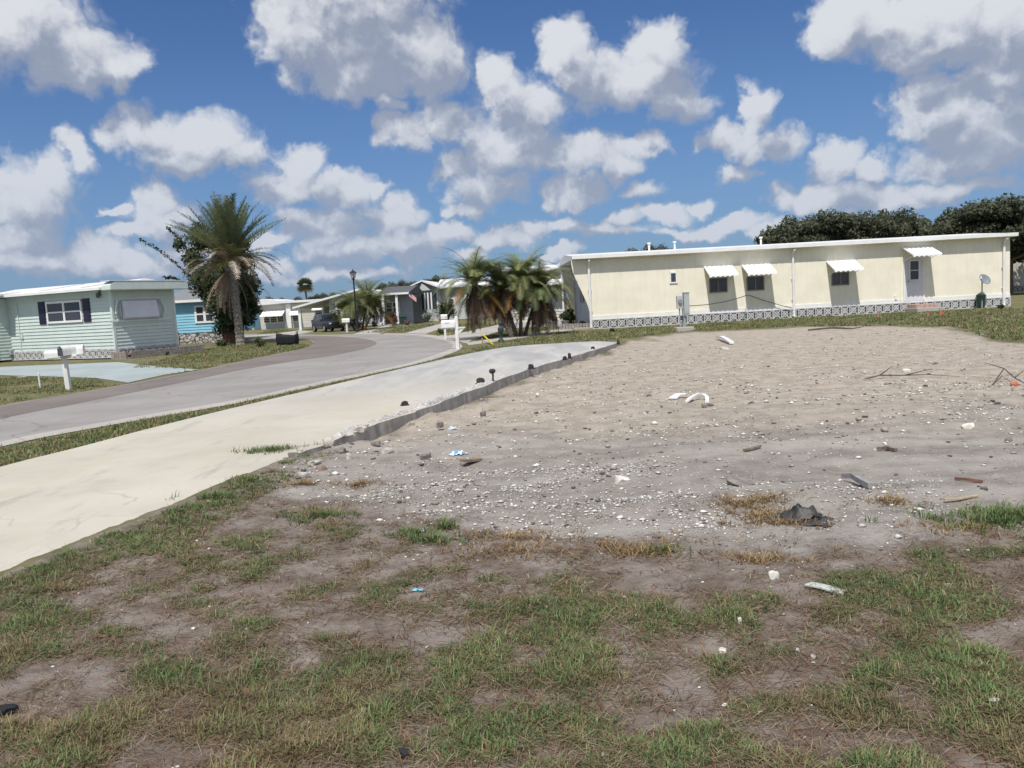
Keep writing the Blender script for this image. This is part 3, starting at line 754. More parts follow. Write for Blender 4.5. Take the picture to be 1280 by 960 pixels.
# meter post
mt = empty('meter_pedestal', MET, R(4), 'grey electric meter post with two boxes on a concrete block at the lot edge', 'meter post')
MB().box(-.34, -.22, -.05, .36, .24, .17).build('concrete_base', CONC, mt, bevel=.03)
MB().box(-.05, -.06, .17, .07, .05, 1.02).build('post', GALV, mt, bevel=.006)
mb = MB(); mb.box(.0, -.13, .62, .22, .06, 1.52); mb.box(-.012, -.145, 1.52, .232, .07, 1.545)
pb = mb.build('breaker_panel', GALV, mt, bevel=.008)
MB().box(.02, -.142, .70, .20, -.131, 1.44).build('panel_door', paint('panel_grey', (.40, .43, .44), .5, .08), pb, bevel=.004)
b2 = MB(); b2.box(-.27, -.12, .92, -.055, .04, 1.42)
mbx = b2.build('meter_box', paint('pale_box', (.46, .48, .49), .5, .1, dirt=.2), mt, bevel=.012)
MB().tube([(-.16, -.12, 1.2), (-.16, -.20, 1.2)], .085, 14).build('meter_dial', paint('meter_glass', (.25, .27, .29), .2), mbx)
MB().tube([(-.16, -.02, .92), (-.16, -.02, .5), (-.13, -.02, .17)], .028, 8).build('conduit', GALV, mt)
MB().box(-.14, -.115, .44, -.03, -.05, .62).build('junction_box', paint('dark_box', (.06, .07, .08), .6), mt, bevel=.006)

# ------------------------------------------------------------------ mint mobile home on the left
C2 = G(146, 448.5); dl = Vector((-.89, .45, 0)).normalized()
F2 = Frame(C2 + dl * 9.0, C2); L2 = F2.L
mint = empty('mobile_home', F2.P, F2.a, 'mint green mobile home with navy shutters and a white sloping roof', 'mobile home')
_, Z2 = F2.xz(137, 361.5); D2 = 3.35
_, zs2 = F2.xz(140, 436)
w = MB(); w.lap((0, 0), (L2 - .06, 0), zs2, Z2, .15, .034); w.lap((L2, .06), (L2, D2), zs2, Z2, .15, .034)
w.quad((0, D2, zs2), (0, 0, zs2), (0, 0, Z2), (0, D2, Z2)); w.quad((L2, D2, zs2), (0, D2, zs2), (0, D2, Z2), (L2, D2, Z2))
w.build('wall', MINT, mint)
MB().box(L2 - .07, -.035, .05, L2 + .035, .07, Z2).build('corner_trim', MINTW, mint)
MB().box(L2 - .03, D2 - .08, .05, L2 + .034, D2 + .03, Z2).build('corner_trim', MINTW, mint)
r = MB(); zr = Z2
r.prism([(-.45, zr + .0), (-.45, zr + .07), (1.9, zr + .46), (D2 + .35, zr + .2), (D2 + .35, zr)], -.3, L2 + .05, 'x')
roof2 = r.build('roof', WROOF, mint)
fa = MB(); fa.prism([(-.47, zr - .06), (-.47, zr + .16), (-.2, zr + .30), (D2 + .25, zr + .30), (D2 + .38, zr + .16), (D2 + .38, zr - .06)], L2 + .052, L2 + .62, 'x')
fa.build('end_overhang', MINTW, mint, bevel=.03)
MB().box(L2 + .055, -.475, zr + .31, L2 + .63, D2 + .36, zr + .345).build('roof_cap', WROOF, mint)
sl_ = (.46 - .07) / 2.35
def on_roof(x0, x1, y0, y1): return [(x, y, zr + .075 + (y + .45) * sl_) for x, y in ((x0, y0), (x0 + .06, y0), (x1 + .06, y1), (x1, y1))]
for x0, x1 in ((L2 - 2.0, L2 - .9), (L2 - 4.9, L2 - 3.9)):
    ps = on_roof(x0, x1, .1, 1.7); MB().add(ps + [(a, b, c + .012) for a, b, c in ps], [(4, 5, 6, 7), (0, 1, 5, 4), (1, 2, 6, 5), (2, 3, 7, 6), (3, 0, 4, 7)]).build('sealed_seam', RUST, roof2)
ga = MB(); ga.box(-.3, -.56, zr - .02, L2 + .04, -.455, zr + .085); ga.build('gutter', WHITE, mint)
x0, z1 = F2.xz(58, 377); x1, z0 = F2.xz(105, 402)
_, z0 = F2.xz(82, 403.5); _, z1 = F2.xz(82, 376)
window_box(x0, x1, z0, z1, mint, -.02, 2, 2, WHITE, .09)
for pa, pb_ in ((49.5, 57.5), (105.2, 114)):
    a, _ = F2.xz(pa, 390); b_, _ = F2.xz(pb_, 390)
    s_ = MB(); s_.box(a, -.06, z0 - .02, b_, -.021, z1 + .04)
    for i in range(12):
        zz = z0 + .04 + i * (z1 - z0 - .08) / 12; s_.box(a + .04, -.072, zz, b_ - .04, -.058, zz + .05)
    s_.build('shutter', NAVY, mint)
# end wall: hinged white storm panel over the front window, silver side strips
y0, _ = F2.yz(152, 390, L2); y1, _ = F2.yz(196, 390, L2)
_, ze0 = F2.yz(174, 398.5, L2); _, ze1 = F2.yz(174, 375, L2)
pn = MB(); pn.add([(L2 + .05, y0, ze0), (L2 + .05, y1, ze0), (L2 + .05, y1, ze1), (L2 + .05, y0, ze1), (L2 + .22, y0 + .05, ze0 + .08), (L2 + .22, y1 - .05, ze0 + .08), (L2 + .10, y1 - .05, ze1 - .03), (L2 + .10, y0 + .05, ze1 - .03)],
    [(4, 5, 6, 7), (0, 1, 5, 4), (1, 2, 6, 5), (2, 3, 7, 6), (3, 0, 4, 7)])
pan = pn.build('storm_panel', paint('storm_panel_white', (.66, .66, .74), .45, .05), mint)
for i in range(2):
    for sg, yy in ((-1, y0), (1, y1)):
        o_ = sg * (.12 + .17 * i)
        t_ = MB(); xx = L2 + .07
        t_.tube([(xx, yy + o_ + sg * -.06, ze1), (xx + .06, yy + o_ + sg * .09, (ze0 + ze1) / 2 + .1), (xx + .06, yy + o_ + sg * .10, (ze0 + ze1) / 2 - .15), (xx, yy + o_ - sg * .02, ze0)], .026, 6)
        t_.build('side_strip', GALV if i != 1 else WHITE, pan)
MB().box(L2 + .025, y0 - .7, ze0 - .1, L2 + .06, y1 + .7, ze0 - .03).build('window_sill', MINTW, mint)
# base
bk = MB(); bk.box(.05, .0, 0, L2 - .05, .05, zs2); bk.box(L2 - .05, .05, 0, L2, D2, zs2); bk.build('base_backing', DARKIN, mint)
bl = MB(); bl.blocks((0, -.01), (L2, -.01), .05, zs2 - .02, .4, .05); bl.blocks((L2 + .01, .1), (L2 + .01, D2), .12, zs2 - .02, .4, .05); bl.build('block_skirt', BLOCKW, mint)
ln_ = MB(); x, z = F2.xz(123, 368, -.1); ln_.box(x - .05, -.08, z - .05, x + .05, -.02, z + .14); ln_.lathe([(.03, z - .16), (.075, z - .12), (.08, z + .03), (.03, z + .07)], 8, (x, -.14)); ln_.build('wall_lantern', paint('lantern_grey', (.12, .12, .12), .5), mint)
cn = MB(); x, _ = F2.xz(24, 400); cn.tube([(x, -.05, Z2 - .3), (x, -.05, .3)], .02, 6); cn.box(x + .1, -.09, 1.05, x + .22, -.02, 1.3); cn.build('conduit', MINTW, mint)
cn = MB(); x, _ = F2.xz(17, 440); cn.box(x - .12, -.2, .32, x + .1, -.02, .55); cn.build('hose_box', GALV, mint)
# porch on the far left, standing out from the wall
px0, _ = F2.xz(14, 410, 0)
w = MB(); w.lap((px0 - 4, -.9), (px0 - .1, -.9), .1, Z2 - .05, .15, .034); w.lap((px0 - .1, -.9), (px0 - .1, 0), .1, Z2 - .05, .15, .034)
po = w.build('porch', MINT, mint)
MB().prism([(-1.1, Z2 + .02), (-1.1, Z2 + .10), (.3, Z2 + .24), (.3, Z2 + .16)], px0 - 4, px0 + .6, 'x').build('porch_roof', WROOF, po)
MB().tube([(px0 - .02, -.97, Z2), (px0 - .02, -.97, .1)], .045, 8).build('downspout', GALV, po)

# brick planter at its street end
pl = MB(); E0 = F2.P + F2.d * (L2 + .15)
for z_ in range(4):
    for k in range(17):
        a = k * .24 + (z_ % 2) * .12
        pl.box(.9, a - .3, z_ * .082 , 1.02, a - .07, z_ * .082 + .075)
    for k in range(4):
        pl.box(.05 + k * .23, -.42, z_ * .082, .26 + k * .23, -.31, z_ * .082 + .075)
planter = empty('brick_planter', E0, F2.a, 'low grey brown brick planter along the street end of the mint home', 'planter')
pl.build('brick_wall', BRICKG, planter)
MB().box(.05, -.3, 0, .9, 3.6, .24).build('soil', paint('planter_soil', (.12, .09, .07), .95, .3, 8), planter)

# ------------------------------------------------------------------ blue home
F3 = Frame.facing(G(196, 432), 2, 289, 427)
blue = empty('house', F3.P, F3.a, 'bright blue sided house with grey shingle roof behind the tall palm', 'house')
_, Zb = F3.xz(255, 374.5); _, zs3 = F3.xz(255, 415); Lb = F3.L
w = MB(); w.lap((0, 0), (Lb, 0), zs3, Zb, .17, .032); w.lap((Lb, 0), (Lb, 7), zs3, Zb, .17, .032); w.build('wall', BLUE, blue)
MB().box(Lb - .1, -.04, 0, Lb + .035, .1, Zb).build('corner_trim', WHITE, blue)
MB().box(0, -.01, 0, Lb - .02, .1, zs3).build('stone_skirt', STONE, blue)
rf = MB(); rf.add([(-.3, -.4, Zb), (Lb + .4, -.4, Zb), (Lb + .4, 7.4, Zb), (-.3, 7.4, Zb), (1.5, 3.4, Zb + .95), (Lb - 2.3, 3.4, Zb + .95)], [(0, 1, 5, 4), (1, 2, 5), (2, 3, 4, 5), (3, 0, 4), (3, 2, 1, 0)])
rf.build('roof', SHING2, blue); MB().box(-.3, -.43, Zb - .13, Lb + .4, -.405, Zb + .03).build('fascia', WHITE, blue)
window(F3, 242.5, 382, 269, 403, blue, -.02, 2, 2, WHITE, .12)
ra = MB(); x, _ = F3.xz(226, 415)
for k in range(2): ra.tube([(x + k * .25, -1.1, 0), (x + k * .25, -1.1, 1.0 - k * .25), ], .02, 6)
ra.tube([(x - .1, -1.1, 1.05), (x + .5, -1.1, .5)], .02, 6); ra.build('hand_rail', BLACK, blue)

# ------------------------------------------------------------------ pale far house with flat white roof and awnings
F4 = Frame.facing(G(316, 412.5), 0, 414, 407.5)
far_ = empty('house', F4.P, F4.a, 'low beige house with wide white roof and small awnings left of the car', 'house')
_, Z4 = F4.xz(350, 380); L4 = F4.L
w = MB(); w.lap((0, 0), (L4, 0), .1, Z4, .2, .034); w.lap((L4, 0), (L4, 9), .1, Z4, .2, .034); w.quad((0, 9, .1), (0, 0, .1), (0, 0, Z4), (0, 9, Z4)); w.build('wall', BEIGE, far_)
MB().box(0, -.05, 0, L4, .1, .55).build('base', GREYW, far_)
xg, _ = F4.xz(352, 380)
r = MB(); r.prism([(-.6, Z4 - .1), (-.6, Z4 + .05), (xg * .45, Z4 + .62), (xg, Z4 + .30), (L4 + 2.0, Z4 + .30), (L4 + 2, Z4 + .05), (xg, Z4 + .05)], -.7, 9.3, 'y'); r.build('roof', WROOF, far_)
g_ = MB(); g_.lap((0, -.45), (xg, -.45), Z4 - .05, Z4 + .12, .15, .01); g_.build('gable_panel', GREYW, far_)
window(F4, 328, 391, 356, 403.5, far_, 0, 3, 1, WHITE, .09)
awning(F4, 329, 389, 357, 387.2, far_, 1.5, .55)
window(F4, 365, 391, 374, 402, far_, 0, 1, 1, WHITE, .08); awning(F4, 364, 388.3, 376, 387.5, far_, 1.1, .45)
window(F4, 393, 384, 404, 396, far_, 0, 1, 2, WHITE, .08); awning(F4, 392, 382.5, 405, 381.8, far_, 1.1, .4)
window(F4, 317, 391, 322, 402, far_, 0, 1, 1, WHITE, .08); awning(F4, 314, 390, 323, 389.4, far_, 1.1, .45)
bp = MB(); a, _ = F4.xz(356, 405); b_, _ = F4.xz(363, 405)
bp.prism([(a, 0), (b_ + .2, 0), (b_ + .2, Z4), (b_ - .25, Z4), (a + .25, .9)], -.35, -.05, 'y'); bp.build('buttress', WHITE, far_)

# ------------------------------------------------------------------ grey blue house with a white edged gable and an open carport
F5 = Frame.facing(G(377, 412.8), -2, 512, 403.5)
gh = empty('house', F5.P, F5.a, 'grey blue house with white gable edge, open carport and dark porch roof', 'house')
X = lambda q: F5.xz(q, 390)[0]
L5 = F5.L; xcp = X(412); xap = X(452); xpo = X(474)
z_l = F5.xz(377, 382.5)[1]; z_a = F5.xz(446, 361.5)[1]; z_e = F5.xz(474, 372)[1]; z_p = F5.xz(500, 367.5)[1]
w = MB(); w.lap((xcp, 0), (xpo, 0), .1, z_e + .05, .2, .034); w.lap((xpo, 1.9), (L5 + .1, 1.9), .1, z_p, .2, .034); w.lap((xpo, 0), (xpo, 1.9), .1, z_p, .2, .034)
w.quad((xcp, 10, .1), (xcp, 0, .1), (xcp, 0, z_e), (xcp, 10, z_e)); w.lap((X(380), 7), (xcp, 7), .05, z_l + .3, .2, .034)
w.build('wall', GREYS, gh)
gp = MB(); sl5 = (z_a - z_l) / xap
gp.prism([(xcp, z_e + .04), (xcp, z_l + sl5 * xcp - .14), (xap, z_a - .14), (xpo, z_e + .04)], -.01, .05, 'y'); gp.build('gable_panel', GREYS, gh)
r = MB(); r.prism([(-.5, z_l - sl5 * .5 - .12), (-.5, z_l - sl5 * .5 + .05), (xap, z_a + .05), (xpo + .3, z_e + .18), (xpo + .3, z_e), (xap, z_a - .12)], -.6, 10, 'y'); r.build('roof', WROOF, gh)
pr = MB(); zr5 = z_p
pr.prism([(-.9, zr5), (-.9, zr5 + .09), (4.5, zr5 + .80), (9.5, zr5 + .09), (9.5, zr5)], xpo + .05, L5 + .25, 'x'); pr.build('porch_roof', SHING, gh)
MB().box(xpo + .05, -1.0, zr5 - .05, L5 + .28, -.905, zr5 + .12).build('fascia', WHITE, gh)
for q in (481.5, 498.5):
    x = X(q); MB().box(x - .1, -.85, .05, x + .1, -.67, zr5).build('porch_post', WHITE, gh)
MB().box(-.11, -.3, 0, .11, -.1, z_l - .1).build('carport_post', WHITE, gh)
window(F5, 419, 377, 428, 396, gh, -.02, 1, 2, WHITE, .14); window(F5, 459, 384, 468, 396, gh, -.02, 1, 2, WHITE, .1)
window_box(X(486) - .6, X(486) + .7, 1.0, 2.1, gh, 1.88, 2, 2, WHITE, .08)
MB().tube([(X(482.5), -.95, zr5 - .05), (X(482.5), -.95, .5), (X(477), -1.4, .15)], .08, 8).build('downspout', WHITE, gh)
MB().box(xpo, -1.0, 0, L5 + .1, 1.9, .12).build('porch_floor', CONC, gh)

# ------------------------------------------------------------------ pale grey gable house with the bay window
F6 = Frame.facing(G(513, 403), -4, 604, 398.5)
bh = empty('house', F6.P, F6.a, 'pale grey gabled house with tall bay window and white metal roof, beside the flag', 'house')
X = lambda q: F6.xz(q, 385)[0]
z_l = F6.xz(512, 360.5)[1]; z_a = F6.xz(531, 351)[1]; xa = X(531); xr = X(549); z_r = F6.xz(551, 359.5)[1]; L6 = F6.L
w = MB(); w.lap((X(516), 0), (xr, 0), .05, z_r, .2, .034); w.lap((xr, 1.6), (L6, 1.6), .05, z_r, .2, .034); w.lap((xr, 0), (xr, 1.6), .05, z_r, .2, .034)
w.quad((X(516), 9, .05), (X(516), 0, .05), (X(516), 0, z_r), (X(516), 9, z_r)); w.build('wall', GREYW, bh)
gp = MB(); gp.prism([(X(516), z_r - .02), (X(516), z_l + .12), (xa, z_a - .16), (xr, z_r - .02)], -.02, .05, 'y'); gp.build('gable_panel', GREYS, bh)
gp = MB(); gp.prism([(X(526.5), z_r - .25), (xa, z_a - .2), (X(541), z_r - .2)], -.85, -.6, 'y'); gp.build('bay_gable', GREYW, bh)
r = MB(); r.prism([(X(510.5), z_l - .06), (X(510.5), z_l + .06), (xa, z_a + .06), (xr + .5, z_r - .02), (xr + .5, z_r - .15), (xa, z_a - .08)], -1.0, 9, 'y'); r.build('roof', WROOF, bh)
r = MB(); r.prism([(1.0, z_r - .02), (1.0, z_r + .1), (4.6, z_a + .18), (9, z_r)], xr - .4, L6 + .6, 'x'); r.build('wing_roof', WROOF, bh)
bx0, bx1 = X(527), X(547.5); zb0 = F6.xz(537, 386)[1]; zb1 = F6.xz(537, 366.5)[1]
by = MB(); by.prism([(bx0, 0), (bx0 + .5, -.75), (bx1 - .5, -.75), (bx1, 0)], 0.05, zb0 - .05, 'z'); by.build('bay_base', GREYW, bh)
by = MB(); by.prism([(bx0, 0), (bx0 + .5, -.72), (bx1 - .5, -.72), (bx1, 0)], zb0 - .04, zb1 + .05, 'z'); bay = by.build('bay_window', GLASS, bh)
mu = MB()
for x, y in ((bx0 + .5, -.74), (bx1 - .5, -.74), ((bx0 + bx1) / 2, -.74), (bx0 + .03, -.03), (bx1 - .03, -.03)): mu.box(x - .07, y - .05, zb0 - .05, x + .07, y + .05, zb1 + .06)
mu.build('mullion', WHITE, bay)
window_box(X(558) , X(566), 1.0, 2.2, bh, 1.58, 1, 2, WHITE, .08)
awning(F6, 581, 367.5, 597, 366.5, bh, .9, .45, 1.58)
MB().box(X(516), -.6, 0, xr, -.0, .28).build('stoop', paint('pale_stone', (.50, .46, .42), .9, .2, 8), bh)
# flag on its staff
fp = F5.P + F5.d * F5.xz(511, 368, -1.2)[0] - F5.n * 1.2
fl = empty('flag', fp, F5.a, 'small striped red and white flag with blue corner hung beside the grey porch', 'flag')
_, zf = F5.xz(512, 367.5, -1.2)
MB().tube([(-.1, .28, zf + .1), (.0, 0, zf + .15), (.02, -.12, zf + .25)], .02, 6).build('staff', WHITE, fl)
m, n = new_mat('flag_cloth'); uv = n('ShaderNodeAttribute', attribute_name='Col').outputs[0]; sc = n('ShaderNodeSeparateColor', {0: uv})
stripe = n.math('GREATER_THAN', n.math('FRACT', n.math('MULTIPLY', sc.outputs[1], 6.5)), .5)
canton = n.math('MULTIPLY', n.math('LESS_THAN', sc.outputs[0], .4), n.math('GREATER_THAN', sc.outputs[1], .46))
FLAGM = finish(m, n, n.mix(canton, n.mix(stripe, (.50, .05, .06), (.75, .72, .72)), (.04, .06, .20)), .8)
V, Fc, Cc = [], [], []
for i in range(13):
    for j in range(9):
        u, v_ = i / 12, j / 8
        V.append((.02 + .62 * u, .05 * math.sin(u * 7 + v_) - .1 , zf + .22 - .42 * (1 - v_) - u * .55)); Cc.append((u, v_, 0))
for i in range(12):
    for j in range(8): Fc.append((i * 9 + j, (i + 1) * 9 + j, (i + 1) * 9 + j + 1, i * 9 + j + 1))
link_mesh('cloth', np_mesh('cloth', V, Fc, Cc), FLAGM, fl, True)

# ------------------------------------------------------------------ ivory neighbour behind the palm clump
F7 = Frame.facing(G(640, 411), 0, 709, 407)
nb = empty('mobile_home', F7.P, F7.a, 'ivory lap sided home with white roof partly hidden by the palm clump', 'mobile home')
_, Z7 = F7.xz(690, 338); L7 = F7.L
w = MB(); w.lap((0, 0), (L7, 0), .35, Z7, .17, .032); w.lap((L7, 0), (L7, 9), .35, Z7, .17, .032); w.quad((0, 9, .1), (0, 0, .1), (0, 0, Z7), (0, 9, Z7)); w.build('wall', IVORY, nb)
MB().box(0, -.03, 0, L7, .1, .35).build('base', BLOCKW, nb)
r = MB(); r.prism([(-.5, Z7), (-.5, Z7 + .16), (4.5, Z7 + .5), (9.2, Z7 + .16), (9.2, Z7)], -.5, L7 + .6, 'x'); r.build('roof', WROOF, nb)
awning(F7, 676, 349, 704, 347.5, nb, .8, .3); window(F7, 680, 353, 700, 366, nb, -.02, 2, 1, WHITE, .08)
window(F7, 641, 355, 652, 372, nb, -.02, 1, 2, WHITE, .08)

# ------------------------------------------------------------------ trailer beyond the cream home
F8 = Frame.facing(G(1240, 366.5), 0, 1400, 358.5)
tl = empty('mobile_home', F8.P, F8.a, 'pale grey beige trailer home standing beyond the right end of the cream home', 'mobile home')
_, Z8 = F8.xz(1272, 318); L8 = F8.L
w = MB(); w.grooved((0, 0), (L8, 0), .5, Z8, .6, .06, .02); w.build('wall', BEIGE, tl)
MB().box(0, .0, 0, L8, .1, .5).build('base', DARKIN, tl)
MB().blocks((0, -.01), (L8, -.01), .0, .45, .45, .05).build('block_skirt', BLOCKW, tl)
MB().prism([(-.4, Z8), (-.4, Z8 + .3), (3.5, Z8 + .55), (7.3, Z8 + .3), (7.3, Z8)], -.4, L8 + .4, 'x').build('roof', WROOF, tl)
window(F8, 1290, 326, 1310, 345, tl, -.02, 2, 2, WHITE, .1)
# ------------------------------------------------------------------ foliage
LEAF = leafmat('leaf'); FRONDM = leafmat('palm_leaf', .38); DEADM = leafmat('dead_palm_leaf', .15, .8)
def bark(name, a, b, sc=6):
    m, n = new_mat(name); tc = n('ShaderNodeTexCoord').outputs['Object']
    mp = n('ShaderNodeMapping', {'Vector': tc, 'Scale': (1, 1, 1.8)}).outputs[0]
    f = n.noise(mp, sc, 5, .65)
    return finish(m, n, n.mix(n.ramp(f, .3, .7), a, b), .95, f, .9, .05)
BARK = bark('palm_bark', (.13, .115, .10), (.36, .33, .30), 9); BARK2 = bark('tree_bark', (.07, .055, .045), (.17, .14, .12), 7)

def fronds(r, base, specs, leaf_l, leaf_w, nleaf, cols, vfold=.35):
    """specs: (azimuth, start elevation, droop, length); arching feather fronds"""
    V, Fc, C = [], [], []
    for az, el, droop, ln in specs:
        k = 14; p = np.array(base, float) + r.normal(0, .04, 3); pts = [p]; 
        h = np.array([math.cos(az), math.sin(az), 0]); tans = []
        for i in range(k):
            t = i / k; e = el - droop * t ** 1.25
            d = h * math.cos(e) + np.array([0, 0, math.sin(e)])
            tans.append(d); p = p + d * ln / k; pts.append(p)
        tans.append(tans[-1]); pts = np.array(pts); tans = np.array(tans)
        c0 = np.array(cols[r.integers(len(cols))]) * r.uniform(.75, 1.25)
        sd = np.array([-h[1], h[0], 0])
        b = len(V)
        for i in range(k + 1):       # midrib
            w = .035 * (1 - i / k) + .006
            up = np.cross(sd, tans[i]); 
            V += [pts[i] - sd * w, pts[i] + sd * w]; C += [c0 * 1.1] * 2
        Fc += [(b + 2 * i, b + 2 * i + 1, b + 2 * i + 3, b + 2 * i + 2) for i in range(k)]
        for j in range(nleaf):
            t = .12 + .88 * (j + r.uniform(-.3, .3)) / nleaf; x = min(max(t * k, 0), k - .001); i = int(x); q = x - i
            P_ = pts[i] * (1 - q) + pts[i + 1] * q; T_ = tans[i]
            up = np.cross(sd, T_); up = up / (np.linalg.norm(up) + 1e-6)
            if up[2] < 0: up = -up
            for sg in (-1, 1):
                l = leaf_l * (math.sin(math.pi * min(1, .18 + .8 * t)) * .75 + .25) * r.uniform(.8, 1.15)
                D = sd * sg * .80 + T_ * .62 + up * vfold * r.uniform(.4, 1.3); D /= np.linalg.norm(D)
                tip = P_ + D * l + np.array([0, 0, -.12 * l * r.uniform(0, 2)])
                wv = T_ * leaf_w * .5
                b = len(V); V += [P_ - wv, P_ + wv, tip + wv * .3, tip - wv * .3]; 
                cc = c0 * r.uniform(.8, 1.25); C += [cc] * 4; Fc.append((b, b + 1, b + 2, b + 3))
    return np.array(V), np.array(Fc), np.clip(np.array(C), 0, 1)
def fmesh(name, parts, mat, parent):
    V = np.vstack([p[0] for p in parts]); C = np.vstack([p[2] for p in parts]); o = 0; F_ = []
    for p in parts: F_.append(p[1] + o); o += len(p[0])
    return link_mesh(name, np_mesh(name, V, np.vstack(F_), C), mat, parent)
def leaf_cloud(r, blobs, n_, size, c_dark, c_light, elong=1.6, shell=.55):
    """leaf sized faces through a crown made of several uneven clumps"""
    V = []; C = []
    vol = np.array([b[3] ** 2 for b in blobs]); cnt = (vol / vol.sum() * n_).astype(int) + 1
    for (x, y, z, rad, sq), m_ in zip(blobs, cnt):
        d = r.normal(size=(m_, 3)); d /= np.linalg.norm(d, axis=1)[:, None]
        rr = rad * (shell + (1 - shell) * r.random(m_)) ** 1.0 * (.72 + .5 * fbm(d[:, 0] * 2 + x, d[:, 1] * 2 + d[:, 2] * 1.7 + y, 3, int(abs(x * 7)) % 40))
        c = np.array([x, y, z]) + d * rr[:, None] * np.array([1, 1, sq])
        a = r.normal(size=(m_, 3)); a /= np.linalg.norm(a, axis=1)[:, None]
        b = np.cross(a, d + r.normal(0, .5, (m_, 3))); b /= np.linalg.norm(b, axis=1)[:, None] + 1e-6
        s = size * r.uniform(.55, 1.3, m_)[:, None]
        V.append(np.stack([c - a * s * elong / 2, c + b * s * .35, c + a * s * elong / 2, c - b * s * .35], 1))
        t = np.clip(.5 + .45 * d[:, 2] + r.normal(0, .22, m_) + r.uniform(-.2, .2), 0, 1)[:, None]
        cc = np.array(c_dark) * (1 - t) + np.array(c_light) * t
        C.append(np.repeat(cc[:, None, :], 4, 1))
    V = np.vstack(V).reshape(-1, 3); C = np.vstack(C).reshape(-1, 3)
    return V, np.arange(len(V)).reshape(-1, 4), C
def limbs(mbb, r, base, blobs, r0):
    for x, y, z, rad, sq in blobs:
        mid = Vector(((base[0] + x) / 2 + r.normal(0, .1), (base[1] + y) / 2, base[2] + (z - base[2]) * .45))
        mbb.tube([base, mid, (x, y, z)], [r0, r0 * .6, r0 * .2], 7)

# tall date palm on the lawn
TP = G(301, 431.5)
tp = empty('date_palm', TP, 0, 'tall ragged date palm with dead fronds hanging round its trunk', 'palm tree')
sc_ = mpp(TP.y); HT = 104 * sc_
r = np.random.default_rng(3)
t = MB(); prof = []; nseg = 40
tx = lambda z: -.15 * (z / HT) ** 1.5 * 1.2
pts = [(tx(HT * i / nseg), 0, HT * i / nseg - .1) for i in range(nseg + 1)]
t.tube(pts, [(.25 - .05 * min(i / 8, 1) + (.12 * (i / nseg) ** 4) + (.025 if i % 2 else 0)) for i in range(nseg + 1)], 12)
for i in range(190):     # cut leaf bases
    z = HT * (.12 + .86 * i / 190); a = i * 2.4; rr = .18 + .1 * (z / HT) ** 3; x0 = tx(z)
    ca, sa = math.cos(a), math.sin(a)
    t.add([(x0 + ca * rr - sa * .06, sa * rr + ca * .06, z), (x0 + ca * rr + sa * .06, sa * rr - ca * .06, z), (x0 + ca * (rr + .10), sa * (rr + .10), z + .13)], [(0, 1, 2)])
t.build('trunk', BARK, tp)
top = (tx(HT), 0, HT - .1)
green = [(.19, .23, .10), (.23, .26, .11), (.16, .205, .095), (.27, .27, .12)]
olive = [(.12, .15, .085), (.15, .175, .085), (.10, .135, .08), (.17, .185, .095)]
sp_ = [(i * 2.399, R(r.uniform(38, 89)), R(r.uniform(8, 46)), 3.6 * r.uniform(.85, 1.12)) for i in range(78)]
ol = [(i * 2.399 + .5, R(r.uniform(8, 40)), R(r.uniform(50, 90)), 2.8 * r.uniform(.85, 1.1)) for i in range(16)]
fmesh('crown', [fronds(r, top, sp_, .46, .05, 46, olive), fronds(r, top, ol, .45, .045, 40, [(.11, .12, .045), (.16, .14, .05), (.10, .10, .05)])], FRONDM, tp)
dead = [(.30, .235, .17), (.36, .30, .23), (.24, .18, .13), (.42, .37, .31)]
d1_ = [(i * 1.7 + .2, R(r.uniform(12, 44)), R(r.uniform(70, 112)), 3.3 * r.uniform(.8, 1.1)) for i in range(24)]
d2_ = [(i * 2.1, R(r.uniform(-60, -20)), R(r.uniform(20, 60)), r.uniform(1.6, 3.2)) for i in range(30)]
lo = (top[0], top[1], HT - .45)
fmesh('dead_fronds', [fronds(r, (top[0], 0, HT - .2), d1_, .40, .05, 34, dead, .1), fronds(r, lo, d2_, .22, .04, 26, dead, .0)], DEADM, tp)
sd_ = MB()
for i in range(12): 
    a = r.uniform(-2.6, -.5); e = r.uniform(.5, .9); sd_.tube([lo, (lo[0] + math.cos(a) * .4, math.sin(a) * .4, HT + .1), (lo[0] + math.cos(a) * e, math.sin(a) * e, HT - .25 - .3 * r.random())], [.03, .02, .012], 5)
sd_.build('seed_stalk', paint('yellow_stalk', (.42, .36, .08), .7), tp)

# climbing fig smothering a tree just behind
FP = G(288, 429.5); fb_ = empty('fig_tree', FP, 0, 'dark leafy tree tangled with vines right behind the tall date palm', 'tree'); s_ = mpp(FP.y)
B = []
for px, py, rad in ((268, 300, 20), (254, 322, 16), (262, 350, 24), (284, 352, 32), (286, 384, 22), (300, 345, 32), (290, 365, 28), (280, 408, 13), (311, 400, 16), (326, 362, 15), (318, 388, 14), (320, 355, 16), (318, 330, 16), (242, 305, 9), (262, 284, 10), (306, 385, 22), (293, 403, 16), (300, 310, 26), (322, 310, 10), (268, 364, 18), (322, 378, 10)):
    B.append(((px - 288) * s_ + .05 * (py - 430) * s_ , r.uniform(-.5, .8), (430 - py) * s_, rad * s_, 1.0))
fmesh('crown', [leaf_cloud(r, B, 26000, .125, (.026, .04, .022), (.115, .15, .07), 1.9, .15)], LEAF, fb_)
t = MB()
for i in range(9):
    a = r.uniform(0, 6.28); t.tube([(.25 * math.cos(a), .25 * math.sin(a), -.1), (.3 * math.cos(a + .5) - .1, .25 * math.sin(a), 1.3), (-.3 + .55 * math.cos(a), .3 * math.sin(a), 2.6 + r.random()), (-.5 + 1.1 * math.cos(a), .6 * math.sin(a), 4.2)], [.14, .11, .08, .03], 7)
t.build('trunk', bark('vine_bark', (.09, .05, .035), (.24, .14, .10), 8), fb_)
